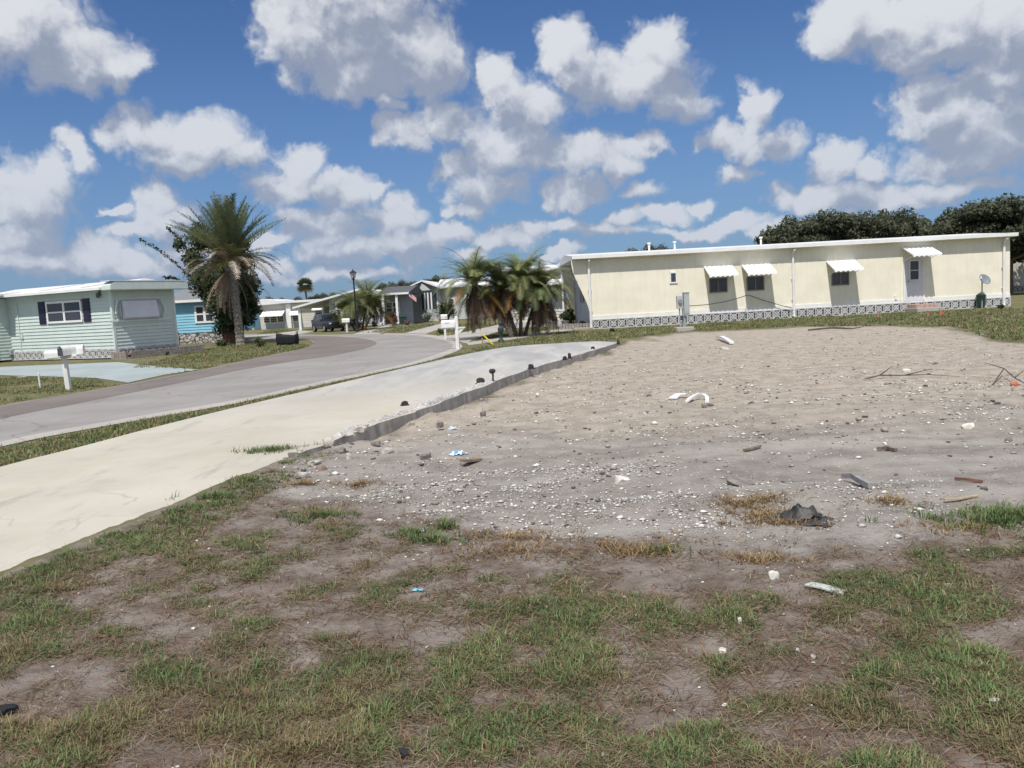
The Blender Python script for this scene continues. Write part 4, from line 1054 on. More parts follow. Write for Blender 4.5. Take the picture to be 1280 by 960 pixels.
for px, py, px2, py2 in ((250, 350, 190, 297), (255, 330, 225, 285), (245, 360, 215, 345)):
    a = np.array([(px - 288) * s_, 0, (430 - py) * s_]); b = np.array([(px2 - 288) * s_, -.2, (430 - py2) * s_]); tw = []
    for i in range(26):
        p = a + (b - a) * (i / 25) + np.array([0, 0, .25 * math.sin(i / 25 * 3)])
        tw.append((p[0], p[1], p[2], .12, 1))
    br_ = MB().tube([tuple(a), tuple((a + b) / 2 + np.array([0, 0, .25])), tuple(b)], [.03, .02, .008], 5).build('branch', BARK2, fb_)
    fmesh('twig_leaves', [leaf_cloud(r, tw, 130, .12, (.03, .04, .02), (.09, .10, .05), 1.7, .3)], LEAF, br_)

# sabal palm far off: fans
SP = G(386, 400.0)
sp = empty('cabbage_palm', SP, 0, 'small round headed cabbage palm rising above the far white roof', 'palm tree'); s_ = mpp(SP.y)
H = (400 - 357) * s_
MB().tube([(0, 0, -.1), (-.1, 0, H * .5), (-.25, 0, H)], [.24, .19, .2], 9).build('trunk', BARK, sp)
V = []; C = []; 
for i in range(95):
    az = i * 2.399; e = math.asin(r.uniform(-.75, 1)); d = np.array([math.cos(az) * math.cos(e), math.sin(az) * math.cos(e), math.sin(e)])
    c0 = np.array((-.25, 0, H + .1)); hub = c0 + d * .55 * r.uniform(.8, 1.2)
    u = np.cross(d, (0, 0, 1.0)); u /= np.linalg.norm(u) + 1e-6; w_ = np.cross(u, d)
    colr = np.array((.075, .115, .05) if e > -.15 else (.20, .17, .09)) * r.uniform(.7, 1.4)
    for k in range(11):
        a = R(-75 + 15 * k); D = d * math.cos(a) + u * math.sin(a); D = D + np.array([0, 0, -.25]); l = 1.15 * r.uniform(.8, 1.1) * (s_ * 12 / 1.4)
        tip = hub + D * l; sdv = (u * math.cos(a) - d * math.sin(a)) * .06
        V += [hub - sdv * .3, hub + D * l * .6 - sdv, tip, hub + D * l * .6 + sdv]; C += [colr] * 4
fmesh('crown', [(np.array(V), np.arange(len(V)).reshape(-1, 4), np.array(C))], FRONDM, sp)

# clump of small date palms beside the front walk
def pygmy(px, py, htop, lean, label, seed, nfr=34, ln=1.75, group=None, skirt=.8, cols=green, name='pygmy_palm', s_mul=1.0, sk=14):
    r = np.random.default_rng(seed); P_ = G(px, py); s = mpp(P_.y); H = htop * s
    o = empty(name, P_, 0, label, 'palm tree', group)
    lx = lean * s
    t = MB(); k = 12
    t.tube([(lx * (i / k) ** 1.2, 0, H * i / k - .08) for i in range(k + 1)], [.055 + .045 * (1 - i / k) ** 3 + (.010 if i % 2 else 0) for i in range(k + 1)], 9); t.build('trunk', BARK2, o)
    top = (lx, 0, H)
    a = [(i * 2.399, R(r.uniform(2, 80)), R(r.uniform(62, 125)), ln * r.uniform(.8, 1.1)) for i in range(nfr)]
    b = [(i * 2.399 + 1, R(r.uniform(-25, 15)), R(r.uniform(50, 85)), ln * r.uniform(.75, 1.0)) for i in range(6)]
    fmesh('crown', [fronds(r, top, a, .36 * s_mul, .021, 64, cols, .15), fronds(r, top, b, .3 * s_mul, .036, 40, [(.20, .14, .04), (.12, .12, .04), (.26, .15, .05)], .1)], FRONDM, o)
    if sk:
        d = [(i * 2.3, R(r.uniform(-75, -30)), R(r.uniform(18, 55)), skirt * r.uniform(.7, 1.25)) for i in range(sk)]
        fmesh('dead_fronds', [fronds(r, (lx, 0, H - .08), d, .26, .035, 30, [(.11, .065, .05), (.17, .115, .085), (.08, .05, .042), (.24, .18, .12)], 0)], DEADM, o)
    return o
GP = 'small date palms clumped by the front walk'
pygmy(641, 422, 68, -44, 'leaning small date palm at the left of the clump by the yellow stake', 21, 54, 2.2, GP, 1.7, sk=34)
pygmy(646, 421, 60, -16, 'small date palm with forward curving trunk in the middle of the clump', 22, 54, 2.2, GP, 1.55, sk=34)
pygmy(651, 420.5, 68, 4, 'upright small date palm at the back of the clump', 23, 54, 2.1, GP, 1.6, sk=28)
pygmy(656, 420, 56, 20, 'small date palm with long brown skirt nearest the cream home', 24, 54, 2.05, GP, 1.9, sk=40)
# clump by the street lamp
GL = 'palms clumped beside the street lamp'
pygmy(448, 413, 32, -3, 'feathery palm against the street lamp post', 31, 34, 2.5, GL, 1.3, s_mul=1.5, sk=8)
pygmy(453, 412, 36, 8, 'taller feathery palm just right of the street lamp', 32, 34, 2.6, GL, 1.3, s_mul=1.5, sk=8)
pygmy(444, 412.5, 22, -12, 'low yellowing palm left of the street lamp', 33, 26, 2.2, GL, 1.0, s_mul=1.4, cols=[(.12, .12, .04), (.08, .10, .04)], sk=6)
pygmy(456, 412, 26, 14, 'drooping palm at the right end of the street lamp clump', 34, 26, 2.4, GL, 1.0, s_mul=1.5, sk=6)

# shrubs
def shrub(px, py, wpx, hpx, label, cd_, cl_, n_=700, leaf=.09, seed=1, name='shrub', group=None, flowers=None, cat='shrub', y_off=0):
    r = np.random.default_rng(seed); P_ = G(px, py); s = mpp(P_.y); w, h = wpx * s / 2, hpx * s
    o = empty(name, P_, 0, label, cat, group)
    B = [(r.uniform(-.5, .5) * w, r.uniform(-.3, .3) * w, h * r.uniform(.35, .78), .42 * min(w, h) * r.uniform(.7, 1.2), .9) for _ in range(6)] + [(0, 0, h * .4, min(w, h * .5), .8)]
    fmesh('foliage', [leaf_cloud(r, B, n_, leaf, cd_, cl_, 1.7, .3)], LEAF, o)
    t = MB()
    for b in B: t.tube([(0, 0, -.02), (b[0] * .4, b[1] * .4, b[2] * .5), b[:3]], [.03, .02, .008], 5)
    t.build('stem', BARK2, o)
    if flowers:
        FB = [(b[0], b[1], b[2] + b[3] * .3, b[3], .9) for b in B]
        fmesh('blossom', [leaf_cloud(r, FB, n_ // 10, leaf * 1.2, flowers, [min(1, x * 1.2) for x in flowers], 1.1, .7)], LEAF, o)
    return o
D_, L_ = (.015, .03, .012), (.07, .11, .035)
shrub(558, 402, 30, 30, 'rounded green shrub with pale blossoms in front of the bay window', D_, L_, 1500, .13, 41, flowers=(.35, .30, .25))
shrub(535, 403.2, 20, 13, 'low silvery bush below the bay window', (.12, .14, .12), (.40, .44, .40), 700, .1, 42)
shrub(491, 407.2, 17, 20, 'dark red leaved shrub at the grey porch', (.05, .02, .018), (.20, .085, .07), 800, .12, 43)
shrub(553, 418, 14, 9, 'bright low shrub on the grass beside the white mailbox', (.03, .06, .02), (.14, .22, .06), 500, .09, 44)
shrub(712, 407, 20, 24, 'tall leafy plant at the shaded end of the cream home', D_, (.08, .10, .05), 700, .12, 45)
shrub(727, 411, 14, 11, 'small green plant at the foot of the left downspout', D_, L_, 400, .07, 46)
shrub(765, 416, 8, 6, 'tiny round shrub against the left part of the block base', D_, L_, 260, .06, 47)
shrub(243, 427, 14, 12, 'green shrub at the stone base of the blue house', D_, L_, 500, .1, 48)
shrub(222, 441, 9, 7, 'brownish green plant at the end of the brick planter', (.04, .03, .02), (.14, .13, .06), 300, .07, 49)
shrub(208, 444, 8, 5, 'low dark plant in the brick planter', D_, (.08, .09, .04), 240, .06, 50)
shrub(278, 434, 24, 9, 'low weedy plants at the left of the tall palm trunk', (.03, .05, .02), (.15, .19, .08), 500, .08, 51)
shrub(326, 434, 22, 13, 'loose bushy weeds at the right of the tall palm trunk', (.04, .055, .025), (.18, .20, .10), 600, .08, 52)
shrub(509, 406.8, 8, 8, 'pinkish flowering plant beside the dark bin', (.10, .06, .05), (.30, .18, .15), 300, .1, 53)
shrub(468, 409, 7, 9, 'dark small bush beneath the grey blue wall', (.03, .025, .02), (.10, .07, .06), 300, .12, 54)
shrub(1252, 386, 16, 5, 'thin weeds at the right corner of the cream home', D_, L_, 240, .06, 55)
# spiky plant under the third awning
def spiky(px, py, hp, label, seed, n_=34, cl=((.04, .05, .035), (.10, .085, .07))):
    r = np.random.default_rng(seed); P_ = G(px, py); s = mpp(P_.y); o = empty('spiky_plant', P_, 0, label, 'plant')
    V = []; C = []
    for i in range(n_):
        a = i * 2.399; e = R(r.uniform(25, 85)); l = hp * s * r.uniform(.7, 1.15); d = np.array([math.cos(a) * math.cos(e), math.sin(a) * math.cos(e), math.sin(e)]); u = np.cross(d, (0, 0, 1)); u /= np.linalg.norm(u)
        b = d * .05; mid = d * l * .55; tip = d * l + np.array([0, 0, -.12 * l]); w = .045
        cc = np.array(cl[i % 2]) * r.uniform(.7, 1.3)
        V += [b - u * w * .6, mid - u * w, tip, mid + u * w]; C += [cc] * 4
    fmesh('spiky_leaves', [(np.array(V), np.arange(len(V)).reshape(-1, 4), np.array(C))], LEAF, o)
    MB().tube([(0, 0, -.05), (0, 0, .14)], [.07, .05], 7).build('stem', BARK2, o)
spiky(1053, 392, 17, 'large dark spiky plant under the third window awning', 61, 46)
spiky(1036, 393.5, 10, 'smaller dark spiky plant left of the large one', 62, 24)
spiky(1019, 394, 9, 'sparse spiky weed between the downspout and the third awning', 63, 14)
# potted plants by the walk
for i, (px, py, c_, lab) in enumerate(((676, 411, (.16, .24, .05), 'light green potted plant at the left of three by the walk'), (692, 410.5, (.08, .13, .05), 'dark green bushy plant in a grey pot between two others'), (707, 409.5, (.09, .11, .05), 'sparse potted plant nearest the shaded end wall'))):
    P_ = G(px, py); s = mpp(P_.y); o = empty('potted_plant', P_, 0, lab, 'potted plant', 'pots beside the front walk')
    MB().lathe([(.15, 0), (.22, .34), (.24, .34), (.24, .38), (.19, .38)], 14).build('pot', paint('pot_grey', (.24, .24, .25), .8, .15, 5, dirt=.2), o)
    rr = np.random.default_rng(70 + i)
    fmesh('foliage', [leaf_cloud(rr, [(rr.uniform(-.15, .15), rr.uniform(-.1, .1), .38 + rr.uniform(.1, .5), .2, 1.1) for _ in range(6)], 500, .10, [x * .25 for x in c_], c_, 2.0, .3)], LEAF, o)

# low dry wall and rocks by the walk
lw_ = MB(); a = G(700, 412.5); b = G(739, 411)
for k in range(11):
    q = a.lerp(b, k / 11); 
    for z_ in range(2): lw_.box(q.x + .01, q.y - .12, z_ * .15, q.x + (b.x - a.x) / 11 - .01 , q.y + .10, z_ * .15 + .14)
tag(lw_.build('garden_wall', BRICKG), 'low rough block wall at the foot of the cream home end', 'low wall')

# far trees
def make_tree(name, H, W_, seed, cd_, cl_, n_=11000, leaf=.25):
    r = np.random.default_rng(seed); root = bpy.data.objects.new(name, None); col.objects.link(root)
    B = []
    for k in range(22):
        a = r.uniform(0, 6.28); q = r.uniform(.1, .9) * W_ / 2; z = H * r.uniform(.42, .86); rad = W_ * r.uniform(.08, .21)
        B.append((q * math.cos(a), q * math.sin(a), z, rad, r.uniform(.55, .95)))
    B.append((0, 0, H * .87, W_ * .2, .9))
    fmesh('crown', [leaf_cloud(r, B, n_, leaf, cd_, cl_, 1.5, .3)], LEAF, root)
    t = MB(); t.tube([(0, 0, -.2), (.05, 0, H * .3), (0, 0, H * .7)], [W_ * .04, W_ * .03, W_ * .012], 8); limbs(t, r, (0, 0, H * .35), B[:9], W_ * .018)
    t.build('trunk', BARK2, root); return root
TD, TL = (.036, .048, .034), (.15, .165, .10)
protos = [make_tree('background_tree', 8.0, 7.0, 81, TD, TL), make_tree('background_tree', 7.4, 6.4, 82, (.034, .046, .032), (.135, .15, .09)), make_tree('background_tree', 9.0, 7.6, 83, (.034, .044, .03), (.145, .145, .09))]
used = set()
def far_tree(i, px, ptop, Y, label, group, wmul=1.0):
    """px, ptop: where the crown's top shows in the photograph; Y: how far off it stands"""
    d = ray(px, ptop); q = Vector((0, 0, EYE)) + d * (Y / d.y); H = q.z
    k = i % 3; o = protos[k] if k not in used else copy_tree(protos[k]); used.add(k)
    s = H / (8.0, 7.4, 9.0)[k]; o.location = (q.x, Y, 0); o.scale = (s * wmul, s * wmul, s); o.rotation_euler = (0, 0, i * 1.37)
    tag(o, label, 'tree', group)
GA = 'dark trees behind the cream home'
for i, (px, pt, Y) in enumerate(((966, 283, 84), (988, 272, 78), (1010, 270, 86), (1032, 263, 80), (1058, 268, 84), (1082, 265, 78), (1104, 264, 82), (1128, 262, 80), (1148, 270, 86), (1168, 282, 90))):
    far_tree(i, px, pt, Y, 'dark tree in the lower leafy row behind the middle of the cream home', GA)
GB = 'taller trees behind the right end'
for i, (px, pt, Y) in enumerate(((1190, 262, 70), (1212, 252, 66), (1238, 249, 68), (1262, 244, 64), (1290, 246, 66), (1318, 250, 70))):
    far_tree(i + 1, px, pt, Y, 'tall dark tree in the group above the right end of the cream home', GB, 1.1)
GC = 'treetops showing over the cream roof'
for i, (px, pt, Y) in enumerate(((790, 311, 150), (812, 307, 140), (826, 306, 145))):
    far_tree(i, px, pt, Y, 'small distant treetop peeping over the left part of the cream roof', GC)
GD = 'distant trees behind the grey houses'
for i, (px, pt, Y) in enumerate(((478, 354, 140), (490, 353, 130), (502, 350, 135), (516, 352, 140), (545, 345, 130), (555, 346, 138))):
    far_tree(i, px, pt, Y, 'distant green tree rising behind the grey blue and bay window houses', GD)
GE = 'distant trees behind the beige house'
for i, (px, pt, Y) in enumerate(((318, 376, 160), (336, 371, 150), (352, 372, 155), (372, 371, 170), (396, 368, 150), (404, 366, 160), (416, 366, 165))):
    far_tree(i, px, pt, Y, 'low distant tree on the skyline behind the beige house roof', GE)
GF = 'distant trees between the houses'
for i, (px, pt, Y) in enumerate(((596, 352, 140), (612, 350, 150), (630, 348, 160), (648, 346, 150))):
    far_tree(i, px, pt, Y, 'distant tree seen through the palm clump', GF)
# ------------------------------------------------------------------ street things
POSTW = paint('white_post', (.74, .74, .72), .6, .06, 4, dirt=.25)
def box_shape(l, w, h):     # mailbox: flat bottom, round top, along x
    pr = [(-w / 2, 0), (w / 2, 0), (w / 2, h * .55)] + [(w / 2 * math.cos(a), h * .55 + h * .45 * math.sin(a)) for a in [math.pi * k / 10 for k in range(1, 10)]] + [(-w / 2, h * .55)]
    return MB().prism(pr, 0, l, 'x'), pr
def mailbox(root, loc, rz, l=.48, w=.2, h=.24, door=POSTW, flag=False):
    b, pr = box_shape(l, w, h); o = b.build('box', POSTW, root); o.location = loc; o.rotation_euler = (0, 0, rz)
    d = MB().prism([(x * 1.04, z * 1.02 - .003) for x, z in pr], -.018, -.002, 'x').build('door', door, o)
    MB().box(-.034, -.02, h * .78, -.018, .02, h * .86).build('latch', GALV, o)
    if flag: MB().box(l * .55, -w / 2 - .016, h * .3, l * .6, -w / 2 - .003, h * .95).build('signal_flag', paint('flag_red', (.45, .05, .04), .5), o)
    return o
# two boxes on one white post, left
P_ = G(86, 487); mb_ = empty('mailbox', P_, 0, 'pair of white mailboxes on one white post by the blue driveway', 'mailbox')
p = MB(); p.box(-.055, -.055, -.1, .055, .055, .78); p.build('post', POSTW, mb_, bevel=.008); mb_.rotation_euler = (0, R(-2.5), 0)
MB().box(-.42, -.06, .78, .34, .06, .83).build('crossarm', POSTW, mb_, bevel=.006)
mailbox(mb_, (.06, -.24, .83), R(66), .5, .15, .23, DARKIN); mailbox(mb_, (-.36, -.1, .80), R(8), .42, .2, .19, flag=False); mailbox(mb_, (.0, .12, .831), R(10), .42, .19, .22, flag=False)
# white mailbox at the bend
P_ = G(572.5, 436.5); mb_ = empty('mailbox', P_, R(-6), 'white mailbox on a white post at the road bend', 'mailbox'); s = mpp(P_.y)
p = MB(); p.box(-.06, -.06, -.1, .06, .06, 40 * s); p.prism([(-.06, 40 * s), (.06, 40 * s), (0, 41.5 * s)], -.06, .06, 'y'); p.build('post', POSTW, mb_, bevel=.006)
br = MB(); br.box(.06, -.03, 24.5 * s, .06 + 7 * s, .03, 27 * s); br.prism([(.06, 19 * s), (.06, 23 * s), (.06 + 6 * s, 25.5 * s), (.06 + 7 * s, 25 * s)], -.025, .025, 'y'); br.build('bracket', POSTW, mb_)
ar = MB(); ar.box(-19 * s, -.05, 26 * s, .3, .05, 27.6 * s); ar.build('crossarm', POSTW, mb_)
bx = mailbox(mb_, (-18 * s, -.0, 27.6 * s), 0, 17 * s * .98, .24, 9.5 * s)
nm = MB()
for k, w_ in enumerate((.035, .03, .035, .025)): nm.box(.10 + k * .05, -.1225, 5.2 * s, .10 + k * .05 + w_, -.1205, 6.4 * s)
nm.build('house_number', paint('number_grey', (.2, .2, .22), .6), bx)
P2_ = G(557, 424); m2 = empty('mailbox', P2_, 0, 'smaller white mailbox behind the one at the road bend', 'mailbox'); s = mpp(P2_.y)
MB().box(-.05, -.05, -.1, .05, .05, 24 * s).build('post', POSTW, m2); mailbox(m2, (-.14, 0, 25 * s), 0, .28, .2, 6 * s, flag=False)
# mailbox across the street
P_ = G(434, 415.5); mb_ = empty('mailbox', P_, R(5), 'far white mailbox on a tapered post in front of the dark cars', 'mailbox'); s = mpp(P_.y)
MB().tube([(0, 0, -.05), (0, 0, 13 * s)], [.08, .07], 4).build('post', POSTW, mb_); mailbox(mb_, (-5 * s, 0, 12.5 * s), 0, 9 * s, .26, 5 * s)

# street lamp
P_ = G(446.5, 414.5); s = mpp(P_.y); lp = empty('street_lamp', P_, 0, 'black lantern street lamp standing in front of the palm clump', 'street lamp')
IRON = paint('black_iron', (.02, .022, .026), .5, .2, 5); H = 66 * s
MB().lathe([(.16, 0), (.16, .12), (.10, .2), (.085, .7), (.06, .8), (.055, H - .12), (.09, H - .1), (.09, H - .03), (.05, H)], 12).build('post', IRON, lp)
lh = MB(); lh.lathe([(.06, H), (.13, H + .03), (.14, H + .05)], 8); lh.lathe([(.29, H + .38), (.20, H + .47), (.06, H + .56), (.03, H + .62), (.01, H + .68)], 8); 
for k in range(4):
    a = k * math.pi / 2 + .4; lh.tube([(.13 * math.cos(a), .13 * math.sin(a), H + .04), (.24 * math.cos(a), .24 * math.sin(a), H + .39)], .014, 5)
hd = lh.build('lantern', IRON, lp); MB().lathe([(.11, H + .05), (.21, H + .38)], 8).build('lantern_glass', paint('frosted_glass', (.55, .56, .56), .3), hd)

# cars
CARP = paint('dark_blue_car_paint', (.018, .022, .034), .25, .1, 3, spec=.6); CARG = finish(*new_mat('car_glass'), (.015, .018, .024), .05, spec=.7)
CHROME = paint('chrome', (.55, .56, .58), .2, .05, 3, metal=.8); HEADL = paint('headlight_glass', (.75, .78, .80), .1, .05, 3, spec=.8); TAIL = paint('tail_red', (.35, .02, .02), .2)
def make_car(name, label):
    root = empty(name, (0, 0, 0), 0, label, 'car')
    # cross sections along x (front = +x): (x, half width bottom, half width waist, z bottom, z waist)
    import bmesh
    secs = [(-2.02, .70, .74, .42, .88), (-1.95, .80, .84, .30, .98), (-1.3, .85, .89, .26, 1.00), (0, .85, .89, .26, .98), (.85, .85, .885, .26, .97), (1.0, .85, .88, .26, .96), (1.7, .82, .83, .28, .86), (1.95, .74, .74, .32, .76), (2.06, .62, .62, .40, .66)]
    b = MB(); v = []
    for x, wb, wt_, zb, zw in secs:
        zm = zb + (zw - zb) * .45
        v += [(x, -wb * .9, zb), (x, -wb, zb + .06), (x, -wt_ * 1.0, zm), (x, -wt_ * .97, zw - .05), (x, -wt_ * .88, zw), (x, wt_ * .88, zw), (x, wt_ * .97, zw - .05), (x, wt_, zm), (x, wb, zb + .06), (x, wb * .9, zb)]
    n_ = 10
    f_ = [(i * n_ + k, i * n_ + (k + 1) % n_, (i + 1) * n_ + (k + 1) % n_, (i + 1) * n_ + k) for i in range(len(secs) - 1) for k in range(n_)] + [tuple(range(n_)), tuple(range(len(secs) * n_ - 1, (len(secs) - 1) * n_ - 1, -1))]
    b.add(v, f_)
    # cabin
    cb_ = [(-1.93, .74, .97), (-1.62, .62, 1.50), (-1.2, .64, 1.58), (.0, .64, 1.58), (.35, .62, 1.52), (1.12, .74, .95)]
    base = [(-1.93, .80), (-1.62, .82), (-1.2, .83), (.0, .83), (.35, .83), (1.12, .78)]
    v = []
    for (x, wt_, zt), (_, wb) in zip(cb_, base): v += [(x, -wb, .96), (x, -wt_, zt), (x, wt_, zt), (x, wb, .96)]
    f_ = [(i * 4 + k, i * 4 + k + 1, (i + 1) * 4 + k + 1, (i + 1) * 4 + k) for i in range(5) for k in range(3)]
    b.add(v, f_)
    body = b.build('body', CARP, root, True)
    try: body.data.set_sharp_from_angle(angle=R(35))
    except Exception: pass
    for sg in (-1, 1):
        for poly in ([(-1.55, 1.03), (-1.50, 1.42), (-1.05, 1.49), (-.95, 1.03)], [(-.88, 1.03), (-.92, 1.49), (-.12, 1.50), (-.06, 1.03)], [(.01, 1.03), (-.04, 1.50), (.22, 1.46), (.86, 1.03)]):
            yy = lambda z: sg * (.834 - (z - .96) * .31 + .012)
            g_ = MB(); g_.quad(*[(x, yy(z), z) for x, z in poly]); g_.build('side_window', CARG, root)
    MB().quad((.45, -.58, 1.455), (.45, .58, 1.455), (1.06, .68, 1.008), (1.06, -.68, 1.008)).build('windscreen', CARG, root)
    MB().quad((-1.90, -.66, 1.04), (-1.90, .66, 1.04), (-1.665, .56, 1.46), (-1.665, -.56, 1.46)).build('rear_window', CARG, root)
    for x in (-1.28, 1.28):
        for sg in (-1, 1):
            w_ = MB(); w_.lathe([(.20, -.1), (.315, -.1), (.335, -.07), (.335, .07), (.315, .1), (.20, .1)], 22)
            wh = w_.build('wheel', RUBBER, root); wh.rotation_euler = (R(90), 0, 0); wh.location = (x, sg * .78, .335)
            ri = MB(); ri.lathe([(.05, .104), (.205, .104), (.205, -.104), (.05, -.104)], 16)
            for k in range(5):
                a = k * 1.2566; ri.bar((0, 0), (1, 0), 0, 0, .01, .01, .01, .01)
            ri.build('rim', CHROME, wh)
            ar = MB(); 
            ar.prism([(x + .40 * math.cos(a), .335 + .40 * math.sin(a)) for a in [math.pi * k / 12 for k in range(13)]] + [(x + .34 * math.cos(a), .335 + .34 * math.sin(a)) for a in [math.pi * k / 12 for k in range(12, -1, -1)]], sg * .80, sg * .895, 'y'); ar.build('wheel_arch', BLACK, root)
    for sg in (-1, 1):
        h_ = MB(); h_.add([(1.70, sg * .80, .76), (2.0, sg * .56, .66), (2.0, sg * .50, .76), (1.72, sg * .72, .86)], [(0, 1, 2, 3)]); 
        h_ = MB(); h_.prism([(1.62, .80 * sg), (1.98, .64 * sg), (2.045, .46 * sg), (1.9, .46 * sg)], .64, .79, 'z'); h_.build('headlight', HEADL, root)
        t_ = MB(); t_.box(-2.0, min(sg * .62, sg * .84), .82, -1.90, max(sg * .62, sg * .84), 1.08); t_.build('tail_light', TAIL, root)
        m_ = MB(); m_.box(.72, min(sg * .86, sg * 1.02), 1.0, .84, max(sg * .86, sg * 1.02), 1.13); m_.build('mirror', CARP, root, bevel=.03)
    g_ = MB(); g_.box(2.0, -.42, .52, 2.085, .42, .64); g_.build('grille', BLACK, root)
    bb = MB(); bb.box(1.9, -.68, .32, 2.09, .68, .44); bb.build('bumper', BLACK, root, bevel=.03)
    return root
car = make_car('parked_car', 'dark blue compact utility vehicle parked at the carport, nose to the right')
P_ = G(411, 414.3); car.location = P_; k_ = .88; car.scale = (k_,) * 3; car.rotation_euler = (0, 0, R(-58))
c2 = copy_tree(car); c2['label'] = 'dark car half hidden behind the front of the blue utility vehicle'; c2.location = G(430, 411.0); c2.scale = (.85, .85, .72); c2.rotation_euler = (0, 0, R(-40))

# sagging black tub on the lawn tip
P_ = G(360, 431.3); s = mpp(P_.y); tb = empty('garden_tub', P_, R(-4), 'sagging black open tub on the tip of the palm lawn', 'tub')
w_, h_, d_ = 13.2 * s, 15.5 * s, .36
t = MB(); prof = []; n_ = 28
ring = lambda q, z, wob: [(w_ * q * math.copysign(abs(math.cos(a)) ** .5, math.cos(a)), d_ * q * math.copysign(abs(math.sin(a)) ** .5, math.sin(a)), z + wob * (.03 * math.cos(2 * a) + .03 * math.sin(a * 3 + 1) + .05 * math.cos(a + 2.7))) for a in [2 * math.pi * k / n_ for k in range(n_)]]
R_ = [ring(.94, 0, 0), ring(1.0, h_ * .25, .0), ring(1.01, h_ * .6, .1), ring(.99, h_ * .86, .9), ring(.94, h_ * .87, .9), ring(.92, h_ * .55, .2), ring(.85, .08, 0)]
v = [p for q in R_ for p in q]; f_ = [(i * n_ + k, i * n_ + (k + 1) % n_, (i + 1) * n_ + (k + 1) % n_, (i + 1) * n_ + k) for i in range(len(R_) - 1) for k in range(n_)] + [tuple(range(n_ - 1, -1, -1)), tuple(range((len(R_) - 1) * n_, len(R_) * n_))]
t.add(v, f_).build('tub_body', paint('dusty_black_fabric', (.011, .013, .016), .7, .3, 4, bump=.5), tb, True)
hn = MB()
for sg in (-1, 1): hn.tube([(sg * w_ * .92, -.12, h_ * .8), (sg * w_ * .96, -.1, h_ * 1.02), (sg * w_ * .96, .1, h_ * 1.04), (sg * w_ * .92, .12, h_ * .8)], .022, 6)
hn.build('handle', BLACK, tb)

# wheelie bin on the porch
P_ = G(504, 406.6); wb = empty('garbage_bin', P_, R(10), 'dark green wheeled bin at the porch of the grey blue house', 'bin'); s = mpp(P_.y)
b = MB(); h_ = 10.5 * s; b.add([(-.26, -.28, .08), (.26, -.28, .08), (.26, .26, .08), (-.26, .26, .08), (-.32, -.36, h_), (.32, -.36, h_), (.32, .34, h_), (-.32, .34, h_)], [(3, 2, 1, 0), (4, 5, 6, 7), (0, 1, 5, 4), (1, 2, 6, 5), (2, 3, 7, 6), (3, 0, 4, 7)]); b.build('bin_body', DGREEN, wb, bevel=.03)
MB().prism([(-.40, h_ + .004), (-.38, h_ + .06), (0, h_ + .12), (.38, h_ + .06), (.40, h_ + .004)], -.35, .35, 'x').build('lid', DGREEN, wb, bevel=.02)
for sg in (-1, 1):
    w_ = MB().lathe([(.03, -.03), (.11, -.03), (.11, .03), (.03, .03)], 14).build('wheel', RUBBER, wb); w_.rotation_euler = (0, R(90), 0); w_.location = (sg * .29, .30, .11)

# pale bench in front of the beige house
P_ = G(331, 411.0); s = mpp(P_.y); bn = empty('garden_bench', P_, R(6), 'pale garden bench before the beige house window', 'bench')
for z_, y0, y1 in ((.42, -.25, .2),):
    MB().box(-.75, y0, z_, .75, y1, z_ + .06).build('seat', POSTW, bn, bevel=.01)
bk_ = MB()
for k in range(3): bk_.box(-.75, .2 + .02 * k, .52 + k * .15, .75, .24 + .02 * k, .63 + k * .15)
bk_.build('backrest', POSTW, bn)
for sx__ in (-.68, .68):
    for y in (-.2, .2): MB().box(sx__ - .04, y - .04, 0, sx__ + .04, y + .04, .42 if y < 0 else .98).build('leg', POSTW, bn)

# stakes
P_ = G(50.5, 485.5); s = mpp(P_.y)
tag(MB().tube([(0, 0, -.1), (-.01, 0, 19 * s), (-.012, 0, 20 * s)], [.022, .022, .012], 8).build('marker_stake', POSTW, None, loc=P_), 'thin white plastic stake in the grass left of the mailbox pair', 'stake')
P_ = G(28, 472.5); tag(MB().box(-.16, -.1, 0, .16, .1, .05).build('paving_stone', CONC, None, bevel=.012, loc=P_), 'flat pale paving stone at the left edge of the blue driveway', 'paving stone')
YEL = paint('yellow_plastic', (.62, .52, .05), .5, .08, 3)
a, b = G(616, 431.5), G(603, 428); s = mpp(a.y)
tag(MB().tube([(a.x, a.y, .03), (b.x, b.y + .2, 11.5 * s)], .03, 8).build('cable_guard', YEL), 'slanting bright yellow cable guard in the grass by the small palms', 'cable guard')
P_ = G(603, 432.5); tag(MB().tube([(0, 0, -.1), (.01, 0, 9.5 * s), (.01, 0, 10 * s)], [.03, .026, .01], 6).build('marker_stake', paint('tan_wood', (.38, .29, .15), .8, .2, 8), None, loc=P_), 'short tan wooden stake beside the yellow cable guard', 'stake')
# small dark garden statue
P_ = G(626.5, 427); s = mpp(P_.y); sg_ = MB()
sg_.lathe([(.12, 0), (.13, .06), (.07, .09), (.06, .25), (.10, .36), (.12, .5), (.08, .58), (.04, .61), (.075, .66), (.08, .72), (.05, .79), (.01, .82)], 14)
tag(sg_.build('garden_statue', paint('dark_bronze', (.03, .05, .05), .5, .2, 6), None, True, loc=P_), 'small dark upright garden statue beneath the palm clump', 'statue')
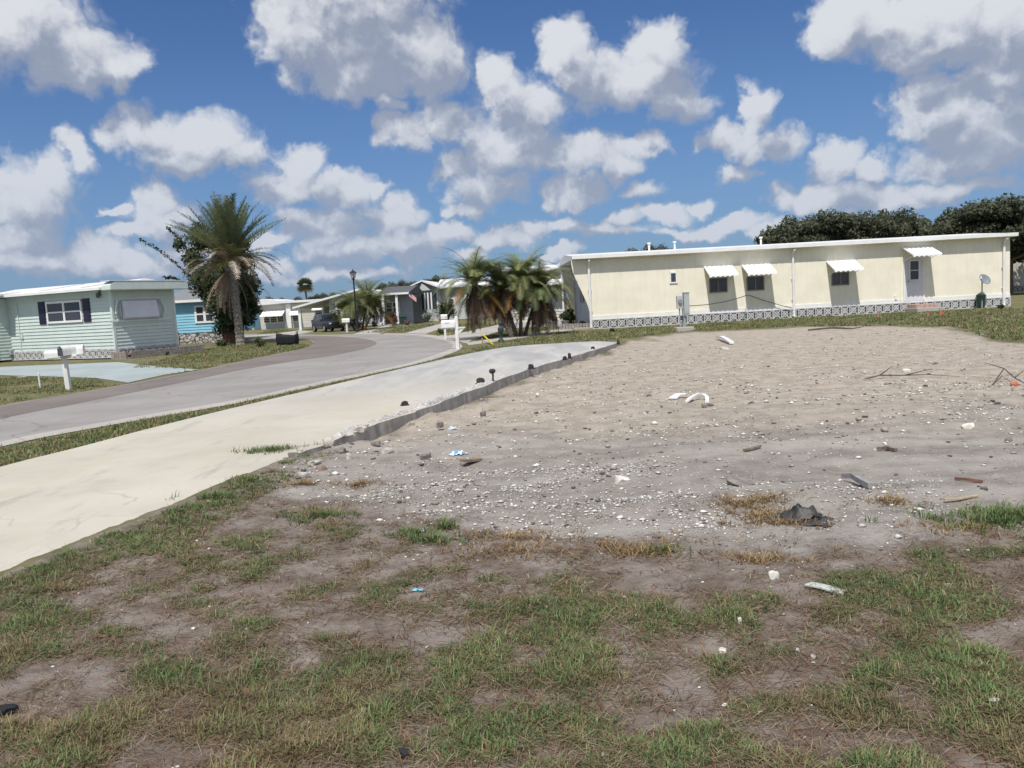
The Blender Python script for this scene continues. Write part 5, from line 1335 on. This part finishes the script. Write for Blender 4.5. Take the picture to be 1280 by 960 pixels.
# orange marker flags before the cream home
ORF = paint('orange_vinyl', (.62, .12, .06), .6, .1, 3)
for i, (px, py, hp, lab) in enumerate(((1098, 399, 7, 'thin faded orange marker flag in the grass left of the door steps'), (1175, 397, 8, 'bright orange marker flag in the grass right of the door steps'), (1160, 397.5, 7, 'small orange marker flag in the grass just below the door steps'))):
    P_ = G(px, py); s = mpp(P_.y); o = empty('marker_flag', P_, 0, lab, 'marker flag', 'orange flags on the lawn')
    MB().tube([(0, 0, -.05), (0, 0, hp * s)], .006, 5).build('wire', GALV, o)
    fw_ = (.05, .16, .05)[i]; MB().add([(.0, 0, hp * s), (fw_, -.03, hp * s - .02), (fw_, -.02, hp * s - .11), (0, 0, hp * s - .13)], [(0, 1, 2, 3)]).build('flag', ORF, o)

# ------------------------------------------------------------------ things on the lot
def P3(px, py, up=0.0):
    p = G(px, py)
    for _ in range(4):
        z = float(hgt(np.array(p.x), np.array(p.y))); p = G(px, py, z)
    p.z += up; return p
def rock_mesh(r, sx_, sy_, sz_, rough=.35, sub=2):
    import bmesh
    bm = bmesh.new(); bmesh.ops.create_icosphere(bm, subdivisions=sub, radius=1)
    o = r.uniform(0, 50)
    for v in bm.verts:
        c = v.co; d = 1 + rough * (float(fbm(np.array(c.x * 1.3 + o), np.array(c.y * 1.3 + c.z * 1.7 + o), 3, 3)) - .5) * 2
        q = Vector((max(-.72, min(.72, c.x)), max(-.72, min(.72, c.y)), max(-.6, min(.6, c.z)))) * d
        v.co = (q.x * sx_ * 1.3, q.y * sy_ * 1.3, q.z * sz_ * 1.5)
    me = bpy.data.meshes.new('rock'); bm.to_mesh(me); bm.free(); return me
rr = np.random.default_rng(91)
STN = paint('pale_rubble', (.46, .43, .39), .9, .2, 14, bump=.5); STD = paint('dark_rubble', (.21, .19, .175), .9, .3, 14, bump=.5); STW = paint('white_shell_rock', (.66, .63, .57), .9, .12, 14, bump=.4)
def rock(name, px, py, w, h, label, mat, group=None, cat='rock', flat=1.0):
    p = P3(px, py)
    if p.x < edge_x(p.y) - .02: p = G(px, py, SLAB_Z)
    s = mpp(p.y); me = rock_mesh(rr, w * s / 2, w * s / 2 * rr.uniform(.6, .9), h * s / 2 * flat, .4)
    o = link_mesh(name, me, mat, None, True, (p.x, p.y, p.z + h * s * .22)); o.rotation_euler = (rr.uniform(-.2, .2), rr.uniform(-.2, .2), rr.uniform(0, 6))
    try: me.set_sharp_from_angle(angle=R(40))
    except Exception: pass
    return tag(o, label, cat, group)
RG = 'concrete rubble along the broken slab edge'
for px, py, w, h, mt_, lab in ((438, 545, 18, 8, STN, 'pale broken concrete lump on the slab edge by the dark gap'), (411, 556, 15, 13, STN, 'square ended concrete chunk at the near corner of the broken slab'), (366, 571, 12, 8, STD, 'dark stone at the weedy tip of the slab'),
     (452, 538, 20, 9, STN, 'rounded cement lump further along the slab edge'), (436, 573, 11, 9, STN, 'grey chunk in the churned soil below the slab corner'),
     (426, 566, 14, 9, STD, 'dark soil clod just below the slab corner'), (470, 556, 12, 6, STD, 'flat dark clod in the churned soil'), (484, 566, 13, 9, STN, 'pale stone beside the churned soil heap'), (402, 588, 14, 9, paint('reddish_brick', (.27, .19, .155), .9, .2, 9), 'reddish broken brick among the rubble'), (393, 580, 15, 7, STN, 'grey rubble piece left of the reddish brick'),
     (380, 596, 15, 9, STN, 'pale rubble piece lowest by the slab tip'), (532, 573, 14, 9, STD, 'grey brown stone left of the blue wrapper'), (550, 533, 9, 8, STD, 'dark stone on the soil heap'), (468, 583, 9, 7, STN, 'small bluish stone below the churned soil'), (604, 520, 8, 9, STD, 'dark clod right of the soil heaps')):
    rock('rubble_chunk', px, py, w, h, lab, mt_, RG, 'rubble')
for px, py, w, h, mt_, lab in ((778, 604, 18, 12, STW, 'pale round stone alone in the middle of the white gravel'), (968, 722, 13, 12, STW, 'white shell rock at the grass edge below the tarp scrap'), (925, 779, 8, 11, STW, 'pointed white stone on the bare patch'), (903, 816, 12, 8, STW, 'white stone lower left of the pointed one'), (1016, 823, 9, 7, STN, 'tan stone at the lower edge of the bare patch'),
     (926, 606, 36, 8, STD, 'flat grey stone left of the black tarp scrap'), (1183, 733, 12, 6, STN, 'pale stone in the right hand grass'), (1110, 563, 14, 7, STD, 'dark stone on the right part of the lot'), (1230, 612, 12, 6, STD, 'dark chip above the green tuft at the right'), (885, 508, 14, 6, STD, 'brown grey stone below the white trim pieces'), (905, 437, 10, 4, STN, 'small pale stone far on the lot'),
     (1260, 552, 11, 7, STD, 'dark grey stone near the right edge of the lot'), (1210, 535, 14, 9, STW, 'pale broken stone at right on the lot'), (1133, 466, 10, 7, STW, 'white stone near the dark branch'), (520, 738, 1, 1, STW, 'x')):
    if lab != 'x': rock('loose_stone', px, py, w, h, lab, mt_)
rock('dark_clod', 8, 892, 28, 16, 'black lump of debris at the left edge of the grass', paint('black_debris', (.02, .02, .024), .8, .3, 10), None, 'debris')
rock('dark_clod', 505, 945, 16, 12, 'small dark lump in the foreground grass', paint('dark_debris', (.03, .03, .035), .8, .3, 10), None, 'debris')

# crumbled ridges of old mortar along the slab's broken edge
m, n = new_mat('crumbled_mortar'); tc = n('ShaderNodeTexCoord').outputs['Object']; f = n.noise(tc, 26, 5, .65)
MORT = finish(m, n, n.mix(n.ramp(f, .36, .64), (.30, .29, .275), (.62, .61, .585)), .95, f, .8, .02, spec=.1)
for (ya, yb, wd_, hh, lab) in ((9.9, 12.1, .17, .075, 'whitish crumbled mortar ridge on the near part of the slab edge'), (12.3, 14.3, .20, .09, 'whitish crumbled mortar ridge in the middle of the slab edge'), (14.6, 17.2, .16, .06, 'thin crumbled mortar ridge past the tall pegged metal stub'), (18.5, 24.5, .16, .05, 'long low mortar ridge on the far slab edge')):
    nu, nv = int((yb - ya) * 26), 9; V = []
    for i in range(nu):
        y = ya + (yb - ya) * i / (nu - 1); e_ = min(1, i / 4, (nu - 1 - i) / 4)
        for j in range(nv):
            q = j / (nv - 1); w2 = wd_ * (.6 + .9 * float(vn(np.array(y * 2.2), np.array(4.), 3)))
            x = float(edge_x(np.array(y))) - .035 - w2 * (1 - q) ; z = .7 * hh * math.sin(math.pi * q) ** .7 * e_ * max(.0, -.35 + 2.1 * float(fbm(np.array(x * 7), np.array(y * 7), 4, 14)))
            V.append((x, y, SLAB_Z - .004 + z))
    Fm = [(i * nv + j, i * nv + j + 1, (i + 1) * nv + j + 1, (i + 1) * nv + j) for i in range(nu - 1) for j in range(nv - 1)]
    o = link_mesh('mortar_ridge', np_mesh('mortar_ridge', V, Fm), MORT); tag(o, lab, 'rubble', 'mortar ridges on the slab edge')
# metal tie-down stubs along the slab edge
TIE = paint('rusty_dark_metal', (.045, .04, .045), .7, .3, 12)
ET = sorted([(506, 507), (601, 480), (616, 477), (664, 461), (706, 450), (712, 448), (741, 437), (773, 430.5)])
nm_ = ['lowest dark metal stub, by the crumbled concrete', 'squat dark metal stub left of the tall pegged one', 'tall pegged metal stub with a round head on the slab edge', 'low dark metal stub past the tall pegged one', 'left stub of the close pair on the far slab edge', 'right stub of the close pair on the far slab edge', 'small dark metal stub near the far slab corner', 'last dark metal stub at the far slab corner']
for i, (px, py) in enumerate(ET):
    P_ = G(px, py, SLAB_Z); s = mpp(P_.y); o = empty('anchor_stub', P_, rr.uniform(0, 3), nm_[i], 'metal anchor', 'metal anchors along the slab edge')
    if i == 2:
        MB().tube([(0, 0, -.02), (.01, 0, 8 * s), (.0, 0, 13 * s)], .018, 7).build('shaft', TIE, o); MB().lathe([(.03, 10 * s), (.06, 12 * s), (.065, 14 * s), (.04, 16 * s)], 10).build('head', TIE, o)
    else:
        h_ = (6, 8, 0, 6, 5, 7, 4, 6)[i] * s; w_ = (10, 12, 0, 9, 6, 5, 6, 6)[i] * s / 2
        MB().box(-w_, -w_ * .6, -.004, w_, w_ * .6, .02).build('base_plate', TIE, o)
        c_ = MB(); c_.prism([(-w_ * .8, .02), (w_ * .8, .02), (w_ * .8, h_ * .8), (w_ * .3, h_), (-w_ * .5, h_ * .9), (-w_ * .8, h_ * .6)], -w_ * .45, w_ * .45, 'y'); c_.build('strap_clip', TIE, o, bevel=.006)
# bent white trim pieces
TRIMW = paint('white_plastic_trim', (.74, .75, .76), .5, .05, 4, dirt=.15)
def strip(name, pts, width, label, mat=TRIMW, cat='debris', thick=.012, group=None):
    P_ = [P3(a, b, c) for a, b, c in pts]; m_ = MB(); v = []
    for i, p in enumerate(P_):
        t = (P_[min(i + 1, len(P_) - 1)] - P_[max(i - 1, 0)]); t.z = 0; t.normalize(); s_ = Vector((-t.y, t.x, 0)) * width / 2
        v += [p - s_, p + s_, p + s_ + Vector((0, 0, thick)), p - s_ + Vector((0, 0, thick))]
    f_ = [(i * 4 + k, i * 4 + (k + 1) % 4, (i + 1) * 4 + (k + 1) % 4, (i + 1) * 4 + k) for i in range(len(P_) - 1) for k in range(4)] + [(3, 2, 1, 0), tuple(range(len(v) - 4, len(v)))]
    return tag(m_.add(v, f_).build(name, mat), label, cat, group)
strip('bent_trim', [(857, 504, .0), (862, 502.5, .03), (868, 500.5, .05), (874, 499, .06), (880, 499, .05), (884, 501, .03), (884, 504, .0)], .05, 'curved white plastic strip lying on the lot', thick=.03)
strip('flat_trim', [(841, 499.5, .01), (848, 497, .04), (858, 497.5, .05)], .14, 'small flat white plate left of the curved white strip', thick=.02)
strip('bent_trim', [(897, 424.5, .05), (902, 426, .10), (907, 428.5, .10), (915, 431, .03)], .13, 'straight white plastic offcut far on the lot near the meter post', thick=.05)
strip('flat_trim', [(1010, 733, .01), (1030, 738, .015), (1056, 743, .005)], .06, 'greenish white torn strip in the grass below the tarp scrap', paint('dull_white_scrap', (.50, .54, .50), .7, .1, 8), thick=.008)
strip('flat_board', [(578, 580, .02), (588, 578.5, .012), (600, 576, .006)], .08, 'flat brown board scrap below the blue wrapper', WOOD, 'board', .025)
strip('wood_splinter', [(1194, 600, .004), (1210, 602, .008), (1228, 604, .004)], .022, 'straight reddish brown stick at the right of the lot', paint('red_wood', (.22, .11, .08), .9, .2, 10), 'stick', .02)
strip('wood_splinter', [(1180, 627, .01), (1200, 625, .004), (1222, 621, .004)], .02, 'pale thin lath near the right grass tuft', paint('pale_lath', (.48, .38, .25), .9, .15, 10), 'stick', .012)
strip('driftwood', [(1054, 601, .02), (1066, 604, .04), (1076, 609, .03), (1088, 612, .01)], .035, 'forked grey weathered wood piece right of the tarp scrap', paint('grey_wood', (.28, .27, .27), .9, .2, 10), 'wood', .04)
strip('wood_splinter', [(930, 565, .01), (940, 563, .008), (950, 560, .012)], .035, 'short dark plank scrap in mid lot', WOOD, 'wood', .02)
strip('wood_splinter', [(1098, 564, .01), (1108, 563, .012), (1120, 565, .004)], .03, 'dark bent plank scrap right of mid lot', WOOD, 'wood', .03)
br = MB(); q = [P3(a, b, c) for a, b, c in ((1080, 475.5, .02), (1100, 473.5, .06), (1130, 473, .05), (1160, 472, .05), (1200, 473, .03))]
br.tube(q, [.012, .011, .009, .007, .003], 6); br.tube([q[1], q[1] + Vector((.3, .2, .12))], [.015, .004], 5); br.tube([q[2], q[2] + Vector((.35, -.2, .1))], [.012, .003], 5)
tag(br.build('fallen_branch', BARK2), 'long thin dark branch lying far right on the lot', 'branch')
br = MB(); q = [P3(a, b, c) for a, b, c in ((1240, 482, .0), (1255, 470, .12), (1268, 479, .08), (1290, 486, .02))]
br.tube(q, [.011, .011, .009, .004], 6); br.tube([q[1], q[1] + Vector((-.25, .1, .1))], [.010, .003], 5); br.tube([q[2], q[2] + Vector((.25, .1, .12))], [.01, .003], 5)
tag(br.build('fallen_branch', BARK2), 'crooked dark twig tangle at the right edge of the lot', 'branch')
rock('orange_scrap', 1268, 482, 10, 6, 'orange red scrap caught in the twig tangle', paint('orange_scrap', (.50, .15, .08), .7, .2, 8), None, 'scrap')
br = MB(); q = [P3(a, b, c) for a, b, c in ((1010, 413.5, .03), (1040, 412.5, .08), (1065, 412.5, .05), (1080, 412, .1))]
br.tube(q, [.03, .04, .03, .01], 6); tag(br.build('fallen_branch', BARK2), 'dark stick along the lawn edge before the cream home', 'branch')

# crumpled things
def crumple(name, px, py, w, h, label, c1, c2, seed, cat, thr=.5):
    r = np.random.default_rng(seed); p = P3(px, py); s = mpp(p.y); W_, D_2, H_ = w * s / 2, w * s * .33, h * s
    n1 = 34; V = []; C = []
    for i in range(n1):
        for j in range(n1):
            u, v_ = i / (n1 - 1) * 2 - 1, j / (n1 - 1) * 2 - 1
            e = max(0, 1 - (u * u + v_ * v_) * .75)
            z = H_ * (e ** .8) * (.16 + (1.05 * math.exp(-((u + .25 + .5 * v_) / .38) ** 2) + .8 * math.exp(-((u - .42) / .2) ** 2)) * float(fbm(np.array(u * 1.7 + seed), np.array(v_ * 1.7), 3, seed % 30)) + .35 * abs(float(vn(np.array(u * 5 + v_ * 3), np.array(v_ * 4 + seed), 8)) - .5))
            x = u * W_ * (1 + .35 * (float(vn(np.array(v_ * 2 + seed), np.array(u * .7), 5)) - .5)); y = v_ * D_2 * (1 + .5 * (float(vn(np.array(u * 2), np.array(seed * 1.), 6)) - .5))
            V.append((x, y, max(z, .003))); t = float(vn(np.array(u * 3 + 3), np.array(v_ * 3), seed % 20)); C.append(c1 if t < thr else c2)
    F_ = []
    for i in range(n1 - 1):       # torn outline
        for j in range(n1 - 1):
            u, v_ = i / (n1 - 1) * 2 - 1, j / (n1 - 1) * 2 - 1
            if math.hypot(u, v_) < .55 + .8 * float(fbm(np.array(u * 2.6 + seed), np.array(v_ * 2.6), 4, seed % 17)): F_.append((i * n1 + j, (i + 1) * n1 + j, (i + 1) * n1 + j + 1, i * n1 + j + 1))
    o = link_mesh(name, np_mesh(name, V, F_, C), SCRAP); o.location = p; o.rotation_euler = (0, 0, r.uniform(-.3, .3))
    return tag(o, label, cat)
m, n = new_mat('scrap'); SCRAP = finish(m, n, n('ShaderNodeAttribute', attribute_name='Col').outputs[0], .5)
crumple('crumpled_wrapper', 573, 568, 26, 7, 'crumpled bright blue and white wrapper on the lot', (.12, .34, .58), (.70, .74, .78), 5, 'wrapper')
crumple('crumpled_wrapper', 567, 537, 16, 5, 'small pale blue wrapper further up by the soil heap', (.35, .44, .58), (.60, .64, .70), 6, 'wrapper')
crumple('paper_scrap', 523, 738, 16, 4, 'flat turquoise scrap in the foreground grass', (.16, .46, .60), (.30, .58, .70), 7, 'scrap')
crumple('tarp_scrap', 996, 652, 104, 5, 'spread black sheet around the tarp heap', (.03, .03, .034), (.06, .06, .06), 8, 'tarp')
crumple('tarp_scrap', 1002, 649, 70, 22, 'crumpled black tarp heap sticking up on the lot', (.016, .016, .019), (.05, .047, .045), 9, 'tarp')
# ------------------------------------------------------------------ white shell gravel strewn over the lot
r = np.random.default_rng(101)
def strew(n_try, dens_fn, size_fn, x0, x1, y0, y1):
    """scatter, denser near the viewer: distance drawn log-uniform"""
    y = y0 * (y1 / y0) ** r.random(n_try); half = y * .68 + 1.4
    x = r.uniform(-1, 1, n_try) * half
    k = r.random(n_try) < dens_fn(x, y); x, y = x[k], y[k]
    return x, y, size_fn(len(x), y)
px_of = lambda x, y: to_px(x, y, np.zeros_like(x))
def gravel_density(x, y):
    l = lot_mask(x, y); px, py = px_of(x, y)
    band = np.exp(-((py - (612 + (px - 640) * .03)) / 30) ** 2) * sstep(330, 430, px) * sstep(1230, 1050, px)
    b2 = np.exp(-((py - 655) / 18) ** 2) * np.exp(-((px - 780) / 230) ** 2)
    b3 = np.exp(-((py - 640) / 12) ** 2) * np.exp(-((px - 420) / 120) ** 2)
    far = sstep(590, 470, py) * .22
    cl = sstep(.42, .66, fbm(x * 1.4, y * 2.0, 4, 41))
    g = (.9 * band + .8 * b2 + .9 * b3 + far + .07) * (.25 + cl * 1.1)
    return np.clip(g * (l * .95 + .05) * sstep(.05, .25, x - edge_x(y)), 0, 1)
gxx, gyy, gs = strew(230000, gravel_density, lambda n_, y: np.clip(r.lognormal(math.log(.0070), .55, n_), .0035, .036) * np.clip(y / 7, .8, 1.4), 0, 0, 3.0, 27)
fx, fy, fs = strew(7000, lambda x, y: .10 * (1 - lot_mask(x, y)) * (x > edge_x(y) + .2) + 0 * x, lambda n_, y: np.clip(r.lognormal(math.log(.0062), .55, n_), .003, .022), 0, 0, 2.3, 8)
gxx, gyy, gs = np.r_[gxx, fx], np.r_[gyy, fy], np.r_[gs, fs]
ico = np.array([(0, 0, 1), (.89, 0, .35), (.28, .85, .3), (-.72, .53, .4), (-.72, -.53, .35), (.28, -.85, .4), (.3, .2, -.7), (-.4, 0, -.7)])
icf = np.array([(0, 1, 2), (0, 2, 3), (0, 3, 4), (0, 4, 5), (0, 5, 1), (1, 6, 2), (2, 6, 3), (3, 6, 7), (3, 7, 4), (4, 7, 5), (5, 7, 6), (5, 6, 1)])
def pebbles(name, X, Y, S, C, flat, mat, label=None):
    n_ = len(X); a = r.uniform(0, 6.28, n_); ca, sa = np.cos(a), np.sin(a)
    v = ico[None] * (1 + r.uniform(-.35, .35, (n_, 8, 3))) * np.stack([S * r.uniform(.8, 1.6, n_), S, S * flat * r.uniform(.6, 1.2, n_)], -1)[:, None, :]
    x = v[..., 0] * ca[:, None] - v[..., 1] * sa[:, None]; y = v[..., 0] * sa[:, None] + v[..., 1] * ca[:, None]
    z = v[..., 2] + (hgt(X, Y) + S * flat * .35)[:, None]
    V = np.stack([x + X[:, None], y + Y[:, None], z], -1).reshape(-1, 3)
    F_ = (icf[None] + (np.arange(n_) * 8)[:, None, None]).reshape(-1, 3)
    o = link_mesh(name, np_mesh(name, V, F_, np.repeat(C, 8, 0)), mat); tag(o, kind='stuff'); return o
m, n = new_mat('pebble'); at_ = n('ShaderNodeAttribute', attribute_name='Col').outputs[0]
PEB = finish(m, n, at_, .9, spec=.15)
t = r.random(len(gxx))[:, None]
C = np.where(t < .72, np.array([(.68, .66, .62)]) * r.uniform(.65, 1.12, (len(t), 1)), np.where(t < .88, np.array([(.36, .31, .26)]) * r.uniform(.6, 1.1, (len(t), 1)), np.array([(.12, .105, .10)])))
pebbles('gravel', gxx, gyy, gs, C, .55, PEB)
# brown clods and grit
cx_, cy_, cs_ = strew(9500, lambda x, y: lot_mask(x, y) * .5 * sstep(.02, .15, x - edge_x(y)) * (.3 + 1.2 * sstep(.45, .7, fbm(x * .9, y * .9, 4, 51))) + .25 * np.exp(-((x - edge_x(y) - .35) / .35) ** 2) * (y > 8.5) * (x > edge_x(y)), lambda n_, y: np.clip(r.lognormal(math.log(.0085), .6, n_), .004, .05) * np.clip(y / 8, .8, 1.25), 0, 0, 3.5, 27)
C = np.array([(.285, .25, .225)]) * r.uniform(.55, 1.5, (len(cx_), 1))
pebbles('soil_clods', cx_, cy_, cs_, C, .7, PEB)

# ------------------------------------------------------------------ grass
GRASS = leafmat('grass_blade', .3, .6)
def blades(P_, az, el, ln, w, bend, C):
    """P_ (n,3); 5 vertices, 3 triangles a blade"""
    n_ = len(P_); h = np.stack([np.cos(az), np.sin(az), np.zeros(n_)], -1); sd = np.stack([-np.sin(az), np.cos(az), np.zeros(n_)], -1) * (w / 2)[:, None]
    up = np.array([0, 0, 1.0])
    d1 = h * np.cos(el)[:, None] + up * np.sin(el)[:, None]; e2 = el - bend; d2 = h * np.cos(e2)[:, None] + up * np.sin(e2)[:, None]
    mid = P_ + d1 * (ln * .55)[:, None]; tip = mid + d2 * (ln * .45)[:, None]
    V = np.stack([P_ - sd, P_ + sd, mid + sd * .8, mid - sd * .8, tip], 1).reshape(-1, 3)
    F_ = (np.array([(0, 1, 2), (0, 2, 3), (3, 2, 4)])[None] + (np.arange(n_) * 5)[:, None, None]).reshape(-1, 3)
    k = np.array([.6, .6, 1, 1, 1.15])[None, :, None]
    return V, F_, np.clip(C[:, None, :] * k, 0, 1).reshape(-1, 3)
def tufts(X, Y, per, spread, ln, w, cols, elr, pz=None):
    n_ = len(X); k = np.repeat(np.arange(n_), per)
    a = r.uniform(0, 6.283, len(k)); q = np.abs(r.normal(0, spread, len(k)))
    x, y = X[k] + np.cos(a) * q, Y[k] + np.sin(a) * q; z = hgt(x, y) if pz is None else np.full(len(k), pz)
    az = a + r.normal(0, .9, len(k)); el = np.radians(r.uniform(*elr, len(k))); L_ = ln[k] * r.uniform(.5, 1.25, len(k))
    base = cols[k] * r.uniform(.7, 1.35, (len(k), 1))
    return blades(np.stack([x, y, z - .004], -1), az, el, L_, np.full(len(k), 1.0) * w[k], r.uniform(.1, .9, len(k)), base)
def palette(n_, wts):
    pal = np.array([(.125, .19, .07), (.165, .225, .085), (.09, .145, .06), (.22, .225, .10), (.31, .225, .13), (.25, .155, .095), (.42, .34, .22)])
    return pal[r.choice(7, n_, p=np.array(wts) / sum(wts))]
parts = []
def fore(n_try, lo, hi, wts, per, spread, L0, W0, elr, gain=1.0, ymax=12):
    x, y, _ = strew(n_try, lambda x, y: gain * sstep(lo, hi, grass_field(x, y)) * (y < ymax), lambda n_, y: y, 0, 0, 2.25, ymax)
    k = (np.abs(x) < .66 * y + 1.5); x, y = x[k], y[k]
    s = np.clip(y / 5, .85, 1.7)
    pc = palette(len(x), wts); dry = sstep(.53, .68, fbm(x * 1.7, y * 1.7, 4, 71))[:, None]      # whole patches withered or yellowing
    dc = np.array([(.32, .22, .135), (.28, .17, .105), (.22, .20, .09)])[r.integers(0, 3, len(x))]
    pc = pc * (1 - .55 * dry) + dc * .55 * dry; pc = pc * (.72 + .6 * fbm(x * 3, y * 3, 3, 73))[:, None]
    parts.append(tufts(x, y, per, spread, L0 * r.uniform(.5, 1.4, len(x)), W0 * s, pc, elr))
fore(115000, .45, 1.1, (4, 5, 3, 2.2, 1, .5, .3), 10, .022, .040, .0042, (8, 68))
fore(24000, .7, 1.4, (4, 6, 2, 1.5, .4, .2, .1), 12, .028, .062, .005, (18, 76))
fore(1500, .5, 1.3, (1, .3, 4, 0, 0, 0, 0), 13, .022, .045, .012, (12, 55))
fore(58000, .25, .9, (1.2, 1.2, .6, 2, 3, 3, 1.2), 7, .040, .05, .0034, (2, 34), .8)
V = np.vstack([p[0] for p in parts]); o = 0; Fs = []
for p in parts: Fs.append(p[1] + o); o += len(p[0])
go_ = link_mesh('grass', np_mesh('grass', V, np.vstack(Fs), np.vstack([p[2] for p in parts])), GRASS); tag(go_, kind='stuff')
# dead thatch: flat straw and brown wisps
x, y, _ = strew(190000, lambda x, y: (.6 * sstep(-.25, .3, grass_field(x, y)) + .10) * sstep(0.08, .2, x - edge_x(y)) * (1 - lot_mask(x, y)) * (y < 9), lambda n_, y: y, 0, 0, 2.25, 9)
n_ = len(x); Cth = np.array([(.33, .235, .155), (.26, .165, .105), (.44, .36, .25), (.17, .115, .08), (.29, .165, .105)])[r.integers(0, 5, n_)] * r.uniform(.6, 1.3, (n_, 1))
z = hgt(x, y)
p1 = blades(np.stack([x, y, z + .004 + r.uniform(0, .012, n_)], -1), r.uniform(0, 6.28, n_), np.radians(r.uniform(-8, 16, n_)), r.uniform(.03, .11, n_), np.full(n_, .0032) * np.clip(y / 4, .8, 1.6), r.uniform(0, .35, n_), Cth)
# tufts of withered grass on the lot
tx_, ty_ = [], []
for px, py, rad, m_ in ((925, 632, .20, 60), (950, 647, .22, 70), (975, 655, .25, 70), (795, 691, .26, 90), (945, 700, .25, 60), (650, 672, .3, 50), (1112, 627, .15, 40), (450, 606, .18, 40), (380, 605, .15, 40), (1215, 660, .3, 60), (640, 690, .35, 50), (960, 626, .15, 30)):
    c_ = P3(px, py); a = r.uniform(0, 6.28, m_); q = np.abs(r.normal(0, rad * .55, m_)); tx_.append(c_.x + np.cos(a) * q * 1.6); ty_.append(c_.y + np.sin(a) * q)
tx_, ty_ = np.concatenate(tx_), np.concatenate(ty_)
p2 = tufts(tx_, ty_, 10, .035, np.full(len(tx_), .075), np.full(len(tx_), .0055), np.array([(.30, .20, .10), (.22, .14, .075), (.38, .28, .15)])[r.integers(0, 3, len(tx_))], (5, 60))
go_ = link_mesh('dry_grass', np_mesh('dry_grass', np.vstack([p1[0], p2[0]]), np.vstack([p1[1], p2[1] + len(p1[0])]), np.vstack([p1[2], p2[2]])), GRASS); tag(go_, kind='stuff')
# green weeds on the lot edge and slab tip
wx_, wy_, wz = [], [], []
for px, py, rad, m_ in ((340, 576, .26, 70), (308, 601, .14, 30), (270, 622, .14, 30), (1245, 650, .32, 150), (1262, 644, .2, 80), (540, 676, .16, 40), (515, 668, .12, 24), (560, 660, .1, 20), (830, 690, .1, 14), (400, 645, .22, 40), (100, 575, .18, 0)):
    c_ = P3(px, py); a = r.uniform(0, 6.28, m_); q = np.abs(r.normal(0, rad * .55, m_)); wx_.append(c_.x + np.cos(a) * q * 1.5); wy_.append(c_.y + np.sin(a) * q)
wx_, wy_ = np.concatenate(wx_), np.concatenate(wy_)
zz = np.where(wx_ < edge_x(wy_) - .03, SLAB_Z, 0)
p3_ = tufts(wx_, wy_, 11, .035, np.full(len(wx_), .075), np.full(len(wx_), .0065), palette(len(wx_), (5, 4, 3, 1, .6, .2, 0)), (15, 80))
base = p3_[0].reshape(-1, 5, 3); on = base[:, 0, 0] < edge_x(base[:, 0, 1]) - .02; base[on, :, 2] += (SLAB_Z - hgt(base[on, 0, 0], base[on, 0, 1]))[:, None]
go_ = link_mesh('weeds', np_mesh('weeds', p3_[0], p3_[1], p3_[2]), GRASS); tag(go_, kind='stuff')
# mown lawns and verges
def lawn_area(poly_px, m_, L0, W0, wts=(3, 3, 1.5, 4, 3, 1, .6)):
    poly = np.array([G(*p)[:2] for p in poly_px]); lo_, hi_ = poly.min(0), poly.max(0)
    xx, yy = [], []; tot = 0
    while tot < m_:
        x = r.uniform(lo_[0], hi_[0], m_); y = r.uniform(lo_[1], hi_[1], m_); k = inside(x, y, poly) & (fbm(x * .8, y * .8, 4, 61) > r.uniform(.25, .6, m_)); xx.append(x[k]); yy.append(y[k]); tot += k.sum()
        if k.sum() == 0: break
    x = np.concatenate(xx)[:m_]; y = np.concatenate(yy)[:m_]
    return tufts(x, y, 5, W0 * 3, L0 * r.uniform(.6, 1.4, m_), np.full(m_, W0), palette(m_, wts), (15, 75), 0.0)
LP = [lawn_area([(0, 561), (150, 532), (300, 505), (400, 483), (520, 457), (565, 444), (600, 440), (560, 449), (400, 487), (200, 535), (0, 588), (-90, 610), (-90, 590)], 5200, .075, .012),
      lawn_area([(584, 436), (600, 441), (640, 434), (690, 431), (745, 428), (840, 416), (990, 408), (1190, 408), (1240, 424), (1330, 428), (1330, 383), (1262, 385), (990, 397), (740, 413), (700, 416), (640, 425)], 12000, .10, .022),
      lawn_area([(165, 460), (235, 441), (290, 431), (350, 429), (388, 431), (378, 436), (330, 445.5), (240, 464), (200, 470), (235, 464), (250, 462)], 3400, .10, .022),
      lawn_area([(-60, 492), (0, 472), (60, 472), (120, 475), (150, 481), (80, 493), (0, 506), (-60, 520)], 2600, .08, .015),
      lawn_area([(320, 418), (345, 411), (372, 413), (350, 416)], 500, .12, .04), lawn_area([(455, 416.5), (505, 405), (548, 405), (505, 415.5)], 900, .12, .04), lawn_area([(540, 418), (572, 405), (625, 405), (585, 414), (560, 420)], 900, .12, .04), lawn_area([(588, 427), (655, 407), (700, 410), (640, 419)], 1400, .12, .03)]
V = np.vstack([p[0] for p in LP]); o = 0; Fs = []
for p in LP: Fs.append(p[1] + o); o += len(p[0])
go_ = link_mesh('lawn_grass', np_mesh('lawn_grass', V, np.vstack(Fs), np.vstack([p[2] for p in LP])), GRASS); tag(go_, kind='stuff')
